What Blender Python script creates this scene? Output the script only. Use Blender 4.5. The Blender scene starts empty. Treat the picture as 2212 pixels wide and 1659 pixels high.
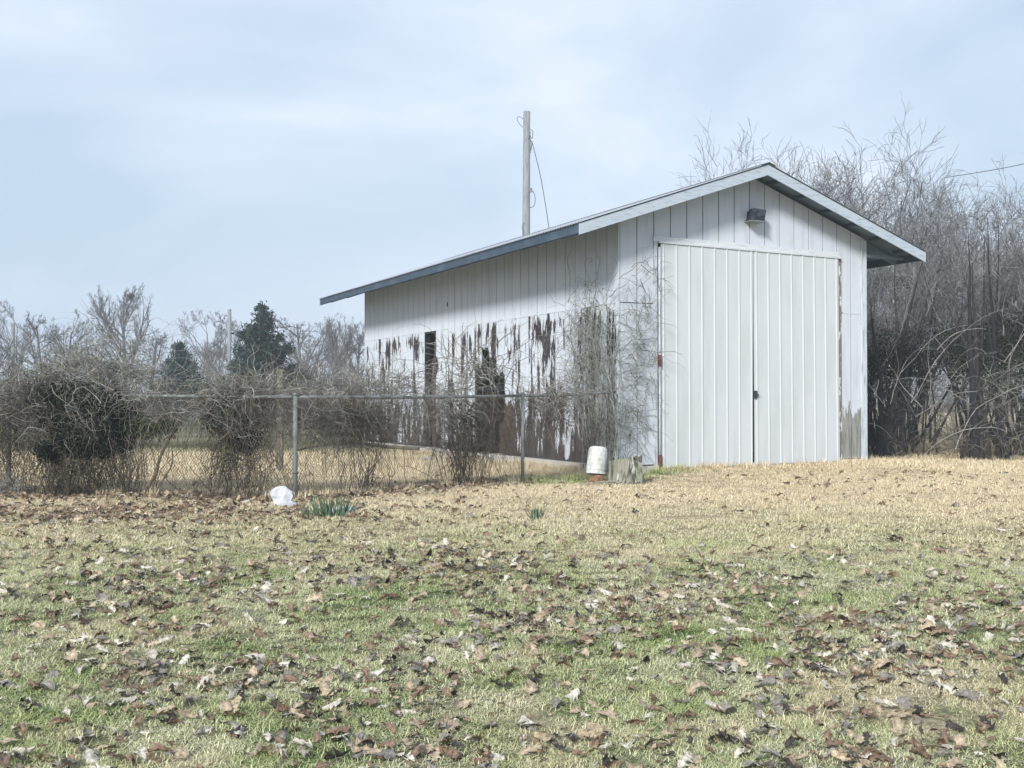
import bpy, math, random
import numpy as np
from mathutils import Vector, Matrix

C = bpy.context.scene.collection
rad = math.radians
rng = np.random.default_rng(11)
random.seed(5)

# ------------------------------------------------------------------ camera
F = 2324.0            # focal length in units of a 2212-wide picture
PITCH = rad(0.9)
sc = bpy.context.scene
cd = bpy.data.cameras.new('camera'); cam = bpy.data.objects.new('camera', cd); C.objects.link(cam)
cd.sensor_width = 36; cd.lens = 36 * F / 2212; cd.clip_start = .05; cd.clip_end = 5000
cam.location = (0, 0, 1.0); cam.rotation_euler = (rad(90) + PITCH, 0, 0)
sc.camera = cam
sc.render.resolution_x = 1024; sc.render.resolution_y = 768

# ------------------------------------------------------------------ world and light
SUN_EL, SUN_AZ = 31, 207      # azimuth clockwise from +Y (the direction the sun stands in)
w = bpy.data.worlds.new('World'); sc.world = w; w.use_nodes = True
nt = w.node_tree; nt.nodes.clear()
N = nt.nodes.new; L = nt.links.new
out = N('ShaderNodeOutputWorld'); bg = N('ShaderNodeBackground')
sky = N('ShaderNodeTexSky'); sky.sky_type = 'NISHITA'; sky.sun_disc = False
sky.sun_elevation = rad(SUN_EL); sky.sun_rotation = rad(SUN_AZ)
sky.air_density = 1.6; sky.dust_density = 3.0; sky.ozone_density = 1.5
tc = N('ShaderNodeTexCoord'); mp = N('ShaderNodeMapping'); mp.inputs['Scale'].default_value = (1.0, 1.0, 2.2)
mp.inputs['Location'].default_value = (1.5, 3.3, 9.4)
L(tc.outputs['Generated'], mp.inputs['Vector'])
n1 = N('ShaderNodeTexNoise'); n1.inputs['Scale'].default_value = 2.3; n1.inputs['Detail'].default_value = 6
n1.inputs['Roughness'].default_value = .48; n1.inputs['Distortion'].default_value = .35
L(mp.outputs['Vector'], n1.inputs['Vector'])
cr = N('ShaderNodeValToRGB')
cr.color_ramp.elements[0].position = .38; cr.color_ramp.elements[0].color = (1.68, 2.10, 2.66, 1)
cr.color_ramp.elements[1].position = .66; cr.color_ramp.elements[1].color = (2.95, 3.10, 3.42, 1)
e = cr.color_ramp.elements.new(.51); e.color = (2.12, 2.48, 3.0, 1)
L(n1.outputs['Fac'], cr.inputs['Fac'])
mixw = N('ShaderNodeMix'); mixw.data_type = 'RGBA'; mixw.inputs['Factor'].default_value = .96
L(sky.outputs['Color'], mixw.inputs['A']); L(cr.outputs['Color'], mixw.inputs['B'])
L(mixw.outputs['Result'], bg.inputs['Color']); bg.inputs['Strength'].default_value = .1
L(bg.outputs['Background'], out.inputs['Surface'])

sd = bpy.data.lights.new('sun', 'SUN'); sun = bpy.data.objects.new('sun', sd); C.objects.link(sun)
sd.energy = 1.5; sd.angle = rad(11); sd.color = (1, .975, .95)
a = rad(SUN_AZ); el = rad(SUN_EL)
sdir = Vector((math.sin(a) * math.cos(el), math.cos(a) * math.cos(el), math.sin(el)))
sun.rotation_euler = sdir.to_track_quat('Z', 'Y').to_euler(); sun.location = (0, -10, 20)

sc.view_settings.view_transform = 'Standard'; sc.view_settings.look = 'None'
sc.view_settings.gamma = 1; sc.view_settings.exposure = 1.70
try: sc.view_settings.use_curve_mapping = False
except Exception: pass
sc.cycles.max_bounces = 6; sc.cycles.diffuse_bounces = 3; sc.cycles.volume_bounces = 1

# ------------------------------------------------------------------ helpers
def P(px, py, Y):
    """point at distance Y in front of the camera that the photograph shows at (px,py)"""
    rx, ry = (px - 1106) / F, (829.5 - py) / F
    d = np.array([rx, math.cos(PITCH) - ry * math.sin(PITCH), math.sin(PITCH) + ry * math.cos(PITCH)])
    d *= Y / d[1]
    return np.array([d[0], d[1], 1.0 + d[2]])

def sstep(a, b, x):
    t = np.clip((np.asarray(x, float) - a) / (b - a), 0, 1); return t * t * (3 - 2 * t)

def gz(x, y):
    x = np.asarray(x, float); y = np.asarray(y, float)
    z = -.16 - .34 * (1 - sstep(2, 13, y))
    z = z + .018 * np.sin(x * 1.1 + .6 * y) * np.sin(y * .9 + 1.3) + .012 * np.sin(x * 2.7 - y * 1.9)
    s_ = (x - 1.634) * .894 + (y - 16.37) * .448; t_ = -(x - 1.634) * .448 + (y - 16.37) * .894
    z = z + .085 * sstep(-.1, 1.0, s_) * np.exp(-(np.minimum(t_, 0) / 1.5) ** 2) * (t_ < 3) * np.exp(-(np.maximum(s_ - 5.2, 0) / 1.0) ** 2)
    far = sstep(30, 160, y)
    return z + far * .45

def mesh(name, V, Fs, smooth=False, col=None):
    """Fs: list of integer arrays (n,3) or (n,4)"""
    V = np.asarray(V, np.float32).reshape(-1, 3)
    if not isinstance(Fs, list): Fs = [Fs]
    Fs = [np.asarray(f, np.int32) for f in Fs if len(f)]
    me = bpy.data.meshes.new(name)
    nl = sum(f.size for f in Fs); nf = sum(len(f) for f in Fs)
    me.vertices.add(len(V)); me.vertices.foreach_set('co', V.ravel())
    me.loops.add(nl); me.loops.foreach_set('vertex_index', np.concatenate([f.ravel() for f in Fs]))
    tot = np.concatenate([np.full(len(f), f.shape[1], np.int32) for f in Fs])
    st = np.concatenate([[0], np.cumsum(tot)[:-1]]).astype(np.int32)
    me.polygons.add(nf); me.polygons.foreach_set('loop_start', st)
    try: me.polygons.foreach_set('loop_total', tot)
    except Exception: pass
    me.polygons.foreach_set('use_smooth', np.full(nf, bool(smooth)))
    me.update(calc_edges=True)
    if col is not None:
        ca = me.color_attributes.new('Col', 'FLOAT_COLOR', 'POINT')
        c4 = np.ones((len(V), 4), np.float32); c4[:, :3] = col
        ca.data.foreach_set('color', c4.ravel())
    return me

def obj(name, me, mat=None, parent=None, loc=None, rot=None):
    if mat is not None and len(me.materials) == 0: me.materials.append(mat)
    o = bpy.data.objects.new(name, me); C.objects.link(o)
    if parent: o.parent = parent
    if loc is not None: o.location = loc
    if rot is not None: o.rotation_euler = rot
    return o

def tag(o, label=None, cat=None, group=None, kind=None):
    if label: o['label'] = label
    if cat: o['category'] = cat
    if group: o['group'] = group
    if kind: o['kind'] = kind
    return o

def thing(name, label, cat, loc=(0, 0, 0), rz=0, group=None):
    o = bpy.data.objects.new(name, None); C.objects.link(o); o.empty_display_size = .2
    o.location = loc; o.rotation_euler = (0, 0, rz)
    return tag(o, label, cat, group)

class MB:
    def __init__(s): s.v = []; s.q = []; s.t = []; s.n = 0
    def add(s, V, Q=(), T=()):
        V = np.asarray(V, float).reshape(-1, 3)
        if len(Q): s.q.append(np.asarray(Q) + s.n)
        if len(T): s.t.append(np.asarray(T) + s.n)
        s.v.append(V); s.n += len(V); return s
    def box(s, a, b, jit=0):
        x0, y0, z0 = a; x1, y1, z1 = b
        V = np.array([(x, y, z) for z in (z0, z1) for (x, y) in ((x0, y0), (x1, y0), (x1, y1), (x0, y1))], float)
        if jit: V += rng.normal(0, jit, V.shape)
        return s.add(V, [(3, 2, 1, 0), (4, 5, 6, 7), (0, 1, 5, 4), (1, 2, 6, 5), (2, 3, 7, 6), (3, 0, 4, 7)])
    def beam(s, A, B, w, h, up=(0, 0, 1)):
        A = np.asarray(A, float); B = np.asarray(B, float); d = B - A; d /= np.linalg.norm(d)
        r = np.cross(d, up); r /= np.linalg.norm(r); u = np.cross(r, d)
        V = [p + r * sx * w / 2 + u * sz * h / 2 for p in (A, B) for sx, sz in ((-1, -1), (1, -1), (1, 1), (-1, 1))]
        return s.add(V, [(3, 2, 1, 0), (4, 5, 6, 7), (0, 1, 5, 4), (1, 2, 6, 5), (2, 3, 7, 6), (3, 0, 4, 7)])
    def tube(s, pts, r, n=8, cap=True):
        pts = np.asarray(pts, float)[None]; R = np.broadcast_to(np.asarray(r, float), (pts.shape[1],))[None]
        V, Q = tubes(pts, R, n); K = pts.shape[1]
        if cap:
            c0 = len(V); V = np.vstack([V, pts[0, :1], pts[0, -1:]])
            T = [(c0, (i + 1) % n, i) for i in range(n)] + [(c0 + 1, (K - 1) * n + i, (K - 1) * n + (i + 1) % n) for i in range(n)]
            return s.add(V, Q, T)
        return s.add(V, Q)
    def mesh(s, name, smooth=False):
        F_ = []
        if s.q: F_.append(np.vstack(s.q))
        if s.t: F_.append(np.vstack(s.t))
        return mesh(name, np.vstack(s.v), F_, smooth)
    def build(s, name, mat, parent=None, smooth=False, **k):
        return obj(name, s.mesh(name, smooth), mat, parent, **k)

def tubes(Pn, Rn, n):
    """Pn (N,K,3), Rn (N,K) -> verts, quads"""
    Nn, K, _ = Pn.shape
    T = np.empty_like(Pn); T[:, 1:-1] = Pn[:, 2:] - Pn[:, :-2]; T[:, 0] = Pn[:, 1] - Pn[:, 0]; T[:, -1] = Pn[:, -1] - Pn[:, -2]
    T /= np.linalg.norm(T, axis=2, keepdims=True) + 1e-9
    D = Pn[:, -1] - Pn[:, 0]
    ref = np.where(np.abs(D[:, 2:3]) > .7 * np.linalg.norm(D, axis=1, keepdims=True), np.array([[1., .1, 0]]), np.array([[.03, .02, 1.]]))
    A = np.cross(T, ref[:, None, :]); A /= np.linalg.norm(A, axis=2, keepdims=True) + 1e-9
    B = np.cross(T, A)
    th = np.arange(n) * 2 * np.pi / n
    V = Pn[:, :, None] + Rn[:, :, None, None] * (A[:, :, None] * np.cos(th)[None, None, :, None] + B[:, :, None] * np.sin(th)[None, None, :, None])
    base = (np.arange(Nn)[:, None, None] * K + np.arange(K - 1)[None, :, None]) * n
    i = np.arange(n)[None, None]; j = (i + 1) % n
    Q = np.stack([base + i, base + j, base + n + j, base + n + i], -1).reshape(-1, 4)
    return V.reshape(-1, 3), Q

def unit(v): return v / (np.linalg.norm(v, axis=-1, keepdims=True) + 1e-9)

def grow(S, D, Ln, K, wig, trop=0., sag=0.):
    n = len(S); Pn = np.empty((n, K, 3)); Pn[:, 0] = S; D = unit(np.asarray(D, float)); st = (np.broadcast_to(Ln, (n,)) / (K - 1))[:, None]
    for k in range(1, K):
        D = D + rng.normal(0, wig, (n, 3)); D[:, 2] += trop - sag * k / K; D = unit(D)
        Pn[:, k] = Pn[:, k - 1] + D * st
    return Pn

def spawn(Pn, Rn, per, t0, t1, a0, a1, up=0.):
    """pick points on the parents; returns starts, dirs, radius there, parent index"""
    Nn, K, _ = Pn.shape; idx = np.repeat(np.arange(Nn), per); n = len(idx)
    f = (t0 + (t1 - t0) * rng.random(n)) * (K - 1); k = np.clip(f.astype(int), 0, K - 2); r = (f - k)[:, None]
    S = Pn[idx, k] * (1 - r) + Pn[idx, k + 1] * r; T = unit(Pn[idx, k + 1] - Pn[idx, k])
    R = Rn[idx, k] * (1 - r[:, 0]) + Rn[idx, k + 1] * r[:, 0]
    Q = unit(np.cross(T, rng.normal(size=(n, 3)))); an = rng.uniform(a0, a1, n)[:, None]
    D = T * np.cos(an) + Q * np.sin(an); D[:, 2] += up
    return S, unit(D), R, idx, f / (K - 1)

def taper(n, K, r0, r1):
    r0 = np.broadcast_to(r0, (n,))[:, None]; r1 = np.broadcast_to(r1, (n,))[:, None]
    return r0 + (r1 - r0) * np.linspace(0, 1, K)[None]

# ------------------------------------------------------------------ materials
def mat(name, col=(.5, .5, .5), rough=.8, metal=0, noise=None, bump=None, coord='Object'):
    """noise=(scale, col2, lo, hi, stretch) mixes in a second colour; bump=(scale, strength, stretch)"""
    m = bpy.data.materials.new(name); m.use_nodes = True; t = m.node_tree; b = t.nodes['Principled BSDF']
    b.inputs['Base Color'].default_value = (*col, 1); b.inputs['Roughness'].default_value = rough; b.inputs['Metallic'].default_value = metal
    b.inputs['Specular IOR Level'].default_value = .25
    if noise:
        layers = noise if isinstance(noise, list) else [noise]; prev = None
        for (s_, c2, lo, hi, st) in layers:
            f = nz(t, s_, st, coord); r = ramp(t, f, lo, hi)
            mx = t.nodes.new('ShaderNodeMix'); mx.data_type = 'RGBA'
            t.links.new(r, mx.inputs['Factor'])
            if prev: t.links.new(prev, mx.inputs['A'])
            else: mx.inputs['A'].default_value = (*col, 1)
            mx.inputs['B'].default_value = (*c2, 1); prev = mx.outputs['Result']
        t.links.new(prev, b.inputs['Base Color'])
    if bump:
        f = nz(t, bump[0], bump[2] if len(bump) > 2 else (1, 1, 1), coord); bp = t.nodes.new('ShaderNodeBump')
        bp.inputs['Strength'].default_value = bump[1]; bp.inputs['Distance'].default_value = .01
        t.links.new(f, bp.inputs['Height']); t.links.new(bp.outputs['Normal'], b.inputs['Normal'])
    return m

def nz(t, s, st=(1, 1, 1), coord='Object', detail=5, rough=.6, off=(0, 0, 0), vec=None):
    if vec is None:
        if coord == 'World': vec = t.nodes.new('ShaderNodeNewGeometry').outputs['Position']
        else: vec = t.nodes.new('ShaderNodeTexCoord').outputs[coord]
    m = t.nodes.new('ShaderNodeMapping'); m.inputs['Scale'].default_value = st; m.inputs['Location'].default_value = off
    t.links.new(vec, m.inputs['Vector'])
    n = t.nodes.new('ShaderNodeTexNoise'); n.inputs['Scale'].default_value = s; n.inputs['Detail'].default_value = detail
    n.inputs['Roughness'].default_value = rough
    t.links.new(m.outputs['Vector'], n.inputs['Vector']); return n.outputs['Fac']

def ramp(t, f, lo, hi):
    r = t.nodes.new('ShaderNodeMapRange'); r.inputs['From Min'].default_value = lo; r.inputs['From Max'].default_value = hi
    r.interpolation_type = 'SMOOTHSTEP'
    t.links.new(f, r.inputs['Value']); return r.outputs['Result']

def mth(t, op, a_, b_=None, c_=None):
    n = t.nodes.new('ShaderNodeMath'); n.operation = op
    for i, v in enumerate((a_, b_, c_)):
        if v is None: continue
        if isinstance(v, (int, float)): n.inputs[i].default_value = v
        else: t.links.new(v, n.inputs[i])
    return n.outputs[0]

def mixc(t, f, A, B):
    mx = t.nodes.new('ShaderNodeMix'); mx.data_type = 'RGBA'
    for k, v in (('Factor', f), ('A', A), ('B', B)):
        if isinstance(v, tuple): mx.inputs[k].default_value = (*v, 1)
        elif isinstance(v, (int, float)): mx.inputs[k].default_value = v
        else: t.links.new(v, mx.inputs[k])
    return mx.outputs['Result']

def siding_mat(name, mode):
    """white painted hardboard. mode: 'clean', 'peel' (left wall lower tier), 'front' (front lower strips)"""
    m = bpy.data.materials.new(name); m.use_nodes = True; t = m.node_tree; b = t.nodes['Principled BSDF']
    b.inputs['Specular IOR Level'].default_value = .2
    tcn = t.nodes.new('ShaderNodeTexCoord').outputs['Object']
    sp = t.nodes.new('ShaderNodeSeparateXYZ'); t.links.new(tcn, sp.inputs[0])
    run, z = mth(t, 'ADD', sp.outputs['Y'], sp.outputs['X']), sp.outputs['Z']
    # faint weathering
    g = nz(t, 3, (3, 3, .35), vec=tcn)
    base = mixc(t, ramp(t, g, .45, .75), (.55, .585, .635), (.45, .495, .55))
    spk = nz(t, 30, (2.5, 2.5, .6), vec=tcn)
    base = mixc(t, mth(t, 'MULTIPLY', ramp(t, spk, .6, .75), .5), base, (.45, .47, .47))
    oi = t.nodes.new('ShaderNodeObjectInfo').outputs['Random']
    base = mixc(t, mth(t, 'MULTIPLY', oi, .22), base, (.47, .51, .55))
    if mode != 'clean':
        # one random number per board
        cell = mth(t, 'FLOOR', mth(t, 'DIVIDE', run, .3275))
        wn = t.nodes.new('ShaderNodeTexWhiteNoise'); wn.noise_dimensions = '1D'; t.links.new(cell, wn.inputs['W'])
        cb = t.nodes.new('ShaderNodeCombineXYZ'); t.links.new(run, cb.inputs[0]); t.links.new(mth(t, 'MULTIPLY', wn.outputs['Value'], 13.), cb.inputs[1]); t.links.new(z, cb.inputs[2])
        big = nz(t, 1.0, (6.5, 1, 1.5), vec=cb.outputs[0], detail=3)
        fine = nz(t, 1.0, (34, 1, 2.2), vec=cb.outputs[0], detail=8, rough=.7)
        crumb = nz(t, 1.0, (45, 1, 22), vec=cb.outputs[0], detail=4)
        s = mth(t, 'ADD', mth(t, 'MULTIPLY', big, .62), mth(t, 'ADD', mth(t, 'MULTIPLY', fine, .30), mth(t, 'MULTIPLY', crumb, .10)))
        if mode == 'peel':
            # loss grows towards the wet foot of the wall: height profile of the damage
            fc = t.nodes.new('ShaderNodeValToRGB'); el_ = fc.color_ramp.elements
            el_[0].position = 0; el_[0].color = (.59,) * 3 + (1,); el_[1].position = 1; el_[1].color = (.40,) * 3 + (1,)
            for px_, py_ in ((.10, .545), (.2, .525), (.33, .495), (.5, .452), (.75, .468), (.93, .475)):
                q_ = el_.new(px_); q_.color = (py_,) * 3 + (1,)
            t.links.new(mth(t, 'DIVIDE', z, 2.5), fc.inputs['Fac'])
            thr = mth(t, 'ADD', fc.outputs[0], mth(t, 'ADD', .012, mth(t, 'MULTIPLY', mth(t, 'SUBTRACT', wn.outputs['Value'], .5), .13)))
            v = mth(t, 'ADD', s, mth(t, 'SUBTRACT', thr, 1.0))
            peel = ramp(t, v, .006, .02)
            bare = mixc(t, ramp(t, fine, .35, .65), (.016, .018, .024), (.055, .040, .036))
            bare = mixc(t, ramp(t, z, 1.5, .4), bare, mixc(t, ramp(t, big, .4, .65), (.062, .046, .040), (.030, .026, .027)))
        else:
            thr = mth(t, 'MULTIPLY', ramp(t, z, 1.5, .05), .36)
            v = mth(t, 'ADD', s, mth(t, 'SUBTRACT', thr, .66))
            peel = ramp(t, v, .0, .03)
            bare = mixc(t, ramp(t, fine, .4, .6), (.17, .175, .165), (.30, .30, .28))
        base = mixc(t, peel, base, bare)
        bp = t.nodes.new('ShaderNodeBump'); bp.inputs['Strength'].default_value = .6; bp.inputs['Distance'].default_value = .004; bp.invert = True
        t.links.new(peel, bp.inputs['Height']); t.links.new(bp.outputs['Normal'], b.inputs['Normal'])
    t.links.new(base, b.inputs['Base Color']); b.inputs['Roughness'].default_value = .7
    return m

def ground_colour(t, blades):
    pos = t.nodes.new('ShaderNodeNewGeometry').outputs['Position']
    sp = t.nodes.new('ShaderNodeSeparateXYZ'); t.links.new(pos, sp.inputs[0]); X, Y = sp.outputs['X'], sp.outputs['Y']
    n_big = nz(t, .42, vec=pos, detail=3); n_mid = nz(t, 1.7, vec=pos, detail=4); n_hi = nz(t, 26, vec=pos, detail=3)
    if blades:
        rnd = t.nodes.new('ShaderNodeNewGeometry').outputs['Random Per Island']
        straw = mixc(t, rnd, (.52, .42, .27), (.82, .71, .50)); pale = mixc(t, rnd, (.36, .36, .19), (.76, .75, .50)); green = mixc(t, rnd, (.17, .23, .075), (.52, .57, .27))
    else:
        straw = mixc(t, ramp(t, n_hi, .35, .65), (.28, .22, .14), (.52, .44, .30)); pale = mixc(t, ramp(t, n_hi, .35, .65), (.13, .13, .08), (.27, .26, .17)); green = mixc(t, ramp(t, n_hi, .35, .65), (.035, .06, .02), (.10, .14, .045))
    yj = mth(t, 'ADD', Y, mth(t, 'MULTIPLY', mth(t, 'SUBTRACT', n_big, .5), 5.0))
    band = mth(t, 'MULTIPLY', mth(t, 'MULTIPLY', ramp(t, yj, 7.0, 13.0), .95), ramp(t, Y, 27, 23))
    # green strip along the slab and the fence foot
    dl = mth(t, 'ADD', mth(t, 'MULTIPLY', X, -.448), mth(t, 'MULTIPLY', Y, .894))       # distance towards the barn front
    gs = mth(t, 'MULTIPLY', mth(t, 'MULTIPLY', ramp(t, dl, 12.9, 13.6), ramp(t, dl, 14.6, 14.1)), mth(t, 'MULTIPLY', ramp(t, X, -.6, .6), ramp(t, X, 3.3, 2.1)))
    band = mth(t, 'SUBTRACT', band, mth(t, 'MULTIPLY', gs, .9))
    gm = mth(t, 'ADD', ramp(t, n_mid, .36, .68), mth(t, 'MULTIPLY', gs, .7))
    fore = mixc(t, gm, pale, green)
    tanp = ramp(t, nz(t, .8, vec=pos, detail=3, off=(7, 3, 0)), .50, .68)
    fore = mixc(t, mth(t, 'MULTIPLY', tanp, .65), fore, straw)
    c = mixc(t, band, fore, straw)
    farc = mixc(t, ramp(t, nz(t, .25, vec=pos), .4, .6), (.20, .18, .11), (.105, .115, .06))
    farc = mixc(t, mth(t, 'MULTIPLY', ramp(t, X, 3.0, 7.0), .85), farc, straw)
    return mixc(t, ramp(t, Y, 22.5, 27), c, farc)

def ground_mat(name, blades):
    m = bpy.data.materials.new(name); m.use_nodes = True; t = m.node_tree; b = t.nodes['Principled BSDF']
    t.links.new(ground_colour(t, blades), b.inputs['Base Color']); b.inputs['Roughness'].default_value = .95; b.inputs['Specular IOR Level'].default_value = .1
    if not blades:
        bp = t.nodes.new('ShaderNodeBump'); bp.inputs['Strength'].default_value = .8; bp.inputs['Distance'].default_value = .03
        t.links.new(nz(t, 22, coord='World', detail=8, rough=.7), bp.inputs['Height']); t.links.new(bp.outputs['Normal'], b.inputs['Normal'])
    return m

def vcol_mat(name, rough=.8, noise_amt=.35, scale=40):
    m = bpy.data.materials.new(name); m.use_nodes = True; t = m.node_tree; b = t.nodes['Principled BSDF']
    at = t.nodes.new('ShaderNodeVertexColor'); at.layer_name = 'Col'
    f = nz(t, scale, coord='World')
    dark = t.nodes.new('ShaderNodeMix'); dark.data_type = 'RGBA'; dark.blend_type = 'MULTIPLY'; dark.inputs['Factor'].default_value = noise_amt
    t.links.new(at.outputs['Color'], dark.inputs['A'])
    cr_ = t.nodes.new('ShaderNodeCombineColor')
    r = ramp(t, f, .35, .65)
    for i in range(3): t.links.new(r, cr_.inputs[i])
    t.links.new(cr_.outputs[0], dark.inputs['B']); t.links.new(dark.outputs['Result'], b.inputs['Base Color'])
    b.inputs['Roughness'].default_value = rough; b.inputs['Specular IOR Level'].default_value = .3
    return m

M = {}
M['clean'] = siding_mat('painted_siding', 'clean'); M['peel'] = siding_mat('peeling_siding', 'peel'); M['front'] = siding_mat('stained_siding', 'front')
M['trim'] = mat('weathered_trim', (.42, .48, .54), .8, noise=[(3.5, (.27, .32, .36), .50, .68, (1.2, 12, 12)), (9, (.12, .11, .10), .64, .74, (1, 8, 8))], bump=(6, .5, (1, 12, 12)))
M['trimv'] = mat('weathered_trim_upright', (.52, .56, .60), .8, noise=[(3, (.33, .36, .37), .50, .66, (9, 9, 1)), (7, (.13, .11, .10), .64, .72, (6, 6, 1))], bump=(6, .5, (12, 12, 1)))
M['trimw'] = mat('white_trim', (.58, .61, .63), .8, noise=[(3.5, (.40, .43, .44), .52, .68, (1.2, 12, 12)), (9, (.12, .11, .10), .66, .74, (1, 8, 8))], bump=(6, .5, (1, 12, 12)))
M['rust_edge'] = mat('bare_jamb', (.19, .155, .13), .85, noise=[(4, (.62, .63, .63), .5, .58, (5, 5, 1.2)), (3, (.22, .09, .07), .64, .7, (3, 3, 1))])
M['soffit'] = mat('shade_toned_soffit', (.17, .23, .29), .8, noise=(2, (.13, .18, .23), .4, .65, (1, 1, 1)))  # base colour darkened to carry the shade under the roof overhang
M['eave'] = mat('shade_toned_eave', (.045, .07, .10), .8, noise=(2, (.075, .11, .145), .45, .7, (1, 1, 1)))  # near-black blue: the dark under-eave band is put into this colour
M['door'] = mat('door_metal', (.535, .565, .585), .8, noise=[(1.6, (.49, .52, .53), .4, .65, (2.5, 2.5, .4)), (55, (.55, .55, .54), .74, .82, (1, 1, 1))])
M['roof'] = mat('galvanised_roof', (.42, .45, .48), .5, .4, noise=(3, (.32, .25, .22), .55, .75, (1, 1, 1)))
M['conc'] = mat('concrete', (.52, .49, .44), .9, noise=[(4, (.38, .37, .33), .45, .65, (1, 1, 1)), (20, (.25, .25, .22), .62, .72, (1, 1, 1))], bump=(25, .4))
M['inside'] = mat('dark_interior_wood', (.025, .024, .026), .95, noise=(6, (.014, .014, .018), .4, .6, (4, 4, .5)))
M['barewood'] = mat('exposed_brown_board', (.075, .046, .038), .9, noise=(5, (.04, .03, .028), .4, .6, (6, 6, .6)), bump=(20, .4, (4, 4, .5)))
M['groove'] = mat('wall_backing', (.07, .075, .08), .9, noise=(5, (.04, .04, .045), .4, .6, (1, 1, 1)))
M['lampmetal'] = mat('lamp_housing', (.012, .02, .03), .7, noise=(9, (.055, .06, .07), .4, .6, (1, 1, 1)))
M['glass'] = mat('lamp_lens', (.25, .28, .3), .25, noise=(9, (.18, .2, .22), .4, .6, (1, 1, 1)))
M['post'] = mat('galvanised_post', (.20, .22, .22), .7, .2, noise=[(8, (.11, .12, .10), .45, .65, (1, 1, .4)), (30, (.30, .32, .32), .6, .7, (1, 1, 1))])
M['wire'] = mat('chain_link_wire', (.13, .12, .11), .8, .0, noise=(4, (.09, .065, .05), .4, .6, (1, 1, 1)))
M['polewood'] = mat('grey_pole_wood', (.25, .27, .27), .9, noise=[(5, (.15, .17, .17), .45, .6, (8, 8, .4))], bump=(9, .5, (8, 8, .3)))
M['cable'] = mat('black_cable', (.06, .065, .075), .6, noise=(9, (.09, .09, .10), .4, .6, (1, 1, 1)))
M['oldpost'] = mat('old_post_wood', (.19, .17, .13), .9, noise=(6, (.11, .10, .08), .4, .6, (6, 6, .6)), bump=(9, .5, (8, 8, .5)))
M['vine'] = vcol_mat('vine_bark', .85, .45, 9); M['bark'] = vcol_mat('tree_bark', .9, .4, 3)
M['leafdark'] = vcol_mat('evergreen_leaf', .95, .3, 30); M['leafdark'].node_tree.nodes['Principled BSDF'].inputs['Specular IOR Level'].default_value = .03; M['deadleaf'] = vcol_mat('dead_oak_leaf', .6, .45, 55)
M['bucket'] = mat('dirty_bucket_plastic', (.56, .58, .55), .5, noise=[(7, (.40, .42, .38), .45, .65, (1, 1, .6)), (25, (.18, .19, .15), .62, .72, (1, 1, 1))], bump=(30, .15))
M['clay'] = mat('broken_clay_pipe', (.26, .14, .08), .85, noise=(14, (.13, .075, .05), .4, .65, (1, 1, 1)), bump=(20, .5))
M['stump'] = mat('stump_bark', (.25, .25, .20), .95, noise=[(3.5, (.07, .07, .05), .45, .58, (4, 4, .6)), (3, (.46, .46, .42), .55, .66, (5, 5, .5)), (5, (.12, .17, .07), .58, .70, (1, 1, 1))], bump=(5, 1, (6, 6, .5)))
M['stumptop'] = mat('stump_cut_face', (.40, .37, .29), .9, noise=(9, (.22, .21, .16), .4, .65, (1, 1, 1)), bump=(15, .6))
M['plastic'] = mat('white_plastic_scrap', (.50, .51, .53), .55, noise=(12, (.36, .37, .40), .4, .6, (1, 1, 1)), bump=(14, .3))
M['stick'] = mat('dead_stick', (.36, .33, .25), .9, noise=(12, (.20, .18, .13), .4, .6, (1, 1, 1)))
M['green'] = vcol_mat('daffodil_leaf', .5, .2, 20)
M['ground'] = ground_mat('lawn_soil', False); M['grass'] = ground_mat('winter_grass', True)
M['rust'] = mat('rusty_red_metal', (.15, .05, .04), .7, noise=(20, (.12, .04, .03), .4, .6, (1, 1, 1)))

# ------------------------------------------------------------------ ground
def graded(lo, hi, fine0, fine1, step, g=1.18):
    a_ = list(np.arange(fine0, fine1 + 1e-6, step)); s = step; x = fine1
    while x < hi: s *= g; x = min(x + s, hi); a_.append(x)
    s = step; x = fine0
    while x > lo: s *= g; x = max(x - s, lo); a_.insert(0, x)
    return np.array(a_)
xs = graded(-420, 420, -12, 12, .22); ys = graded(-30, 620, 0, 26, .22)
gx, gy = np.meshgrid(xs, ys); gzv = gz(gx, gy) + np.where((gy < 26) & (abs(gx) < 12), rng.normal(0, .006, gx.shape), 0)
nx, ny = len(xs), len(ys); ii = (np.arange(ny - 1)[:, None] * nx + np.arange(nx - 1)[None]).ravel()
obj('ground', mesh('ground', np.stack([gx, gy, gzv], -1).reshape(-1, 3), np.stack([ii, ii + 1, ii + nx + 1, ii + nx], -1), True), M['ground'])['kind'] = 'structure'

# ------------------------------------------------------------------ haze
hz = bpy.data.materials.new('haze'); hz.use_nodes = True; t = hz.node_tree; t.nodes.remove(t.nodes['Principled BSDF'])
pv = t.nodes.new('ShaderNodeVolumePrincipled'); pv.inputs['Color'].default_value = (.80, .88, .97, 1); pv.inputs['Density'].default_value = .0018
pv.inputs['Anisotropy'].default_value = .1
t.links.new(pv.outputs[0], t.nodes['Material Output'].inputs['Volume'])
MB().box((-440, -40, -2.2), (440, 640, 17)).build('haze', hz)['kind'] = 'stuff'

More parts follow.
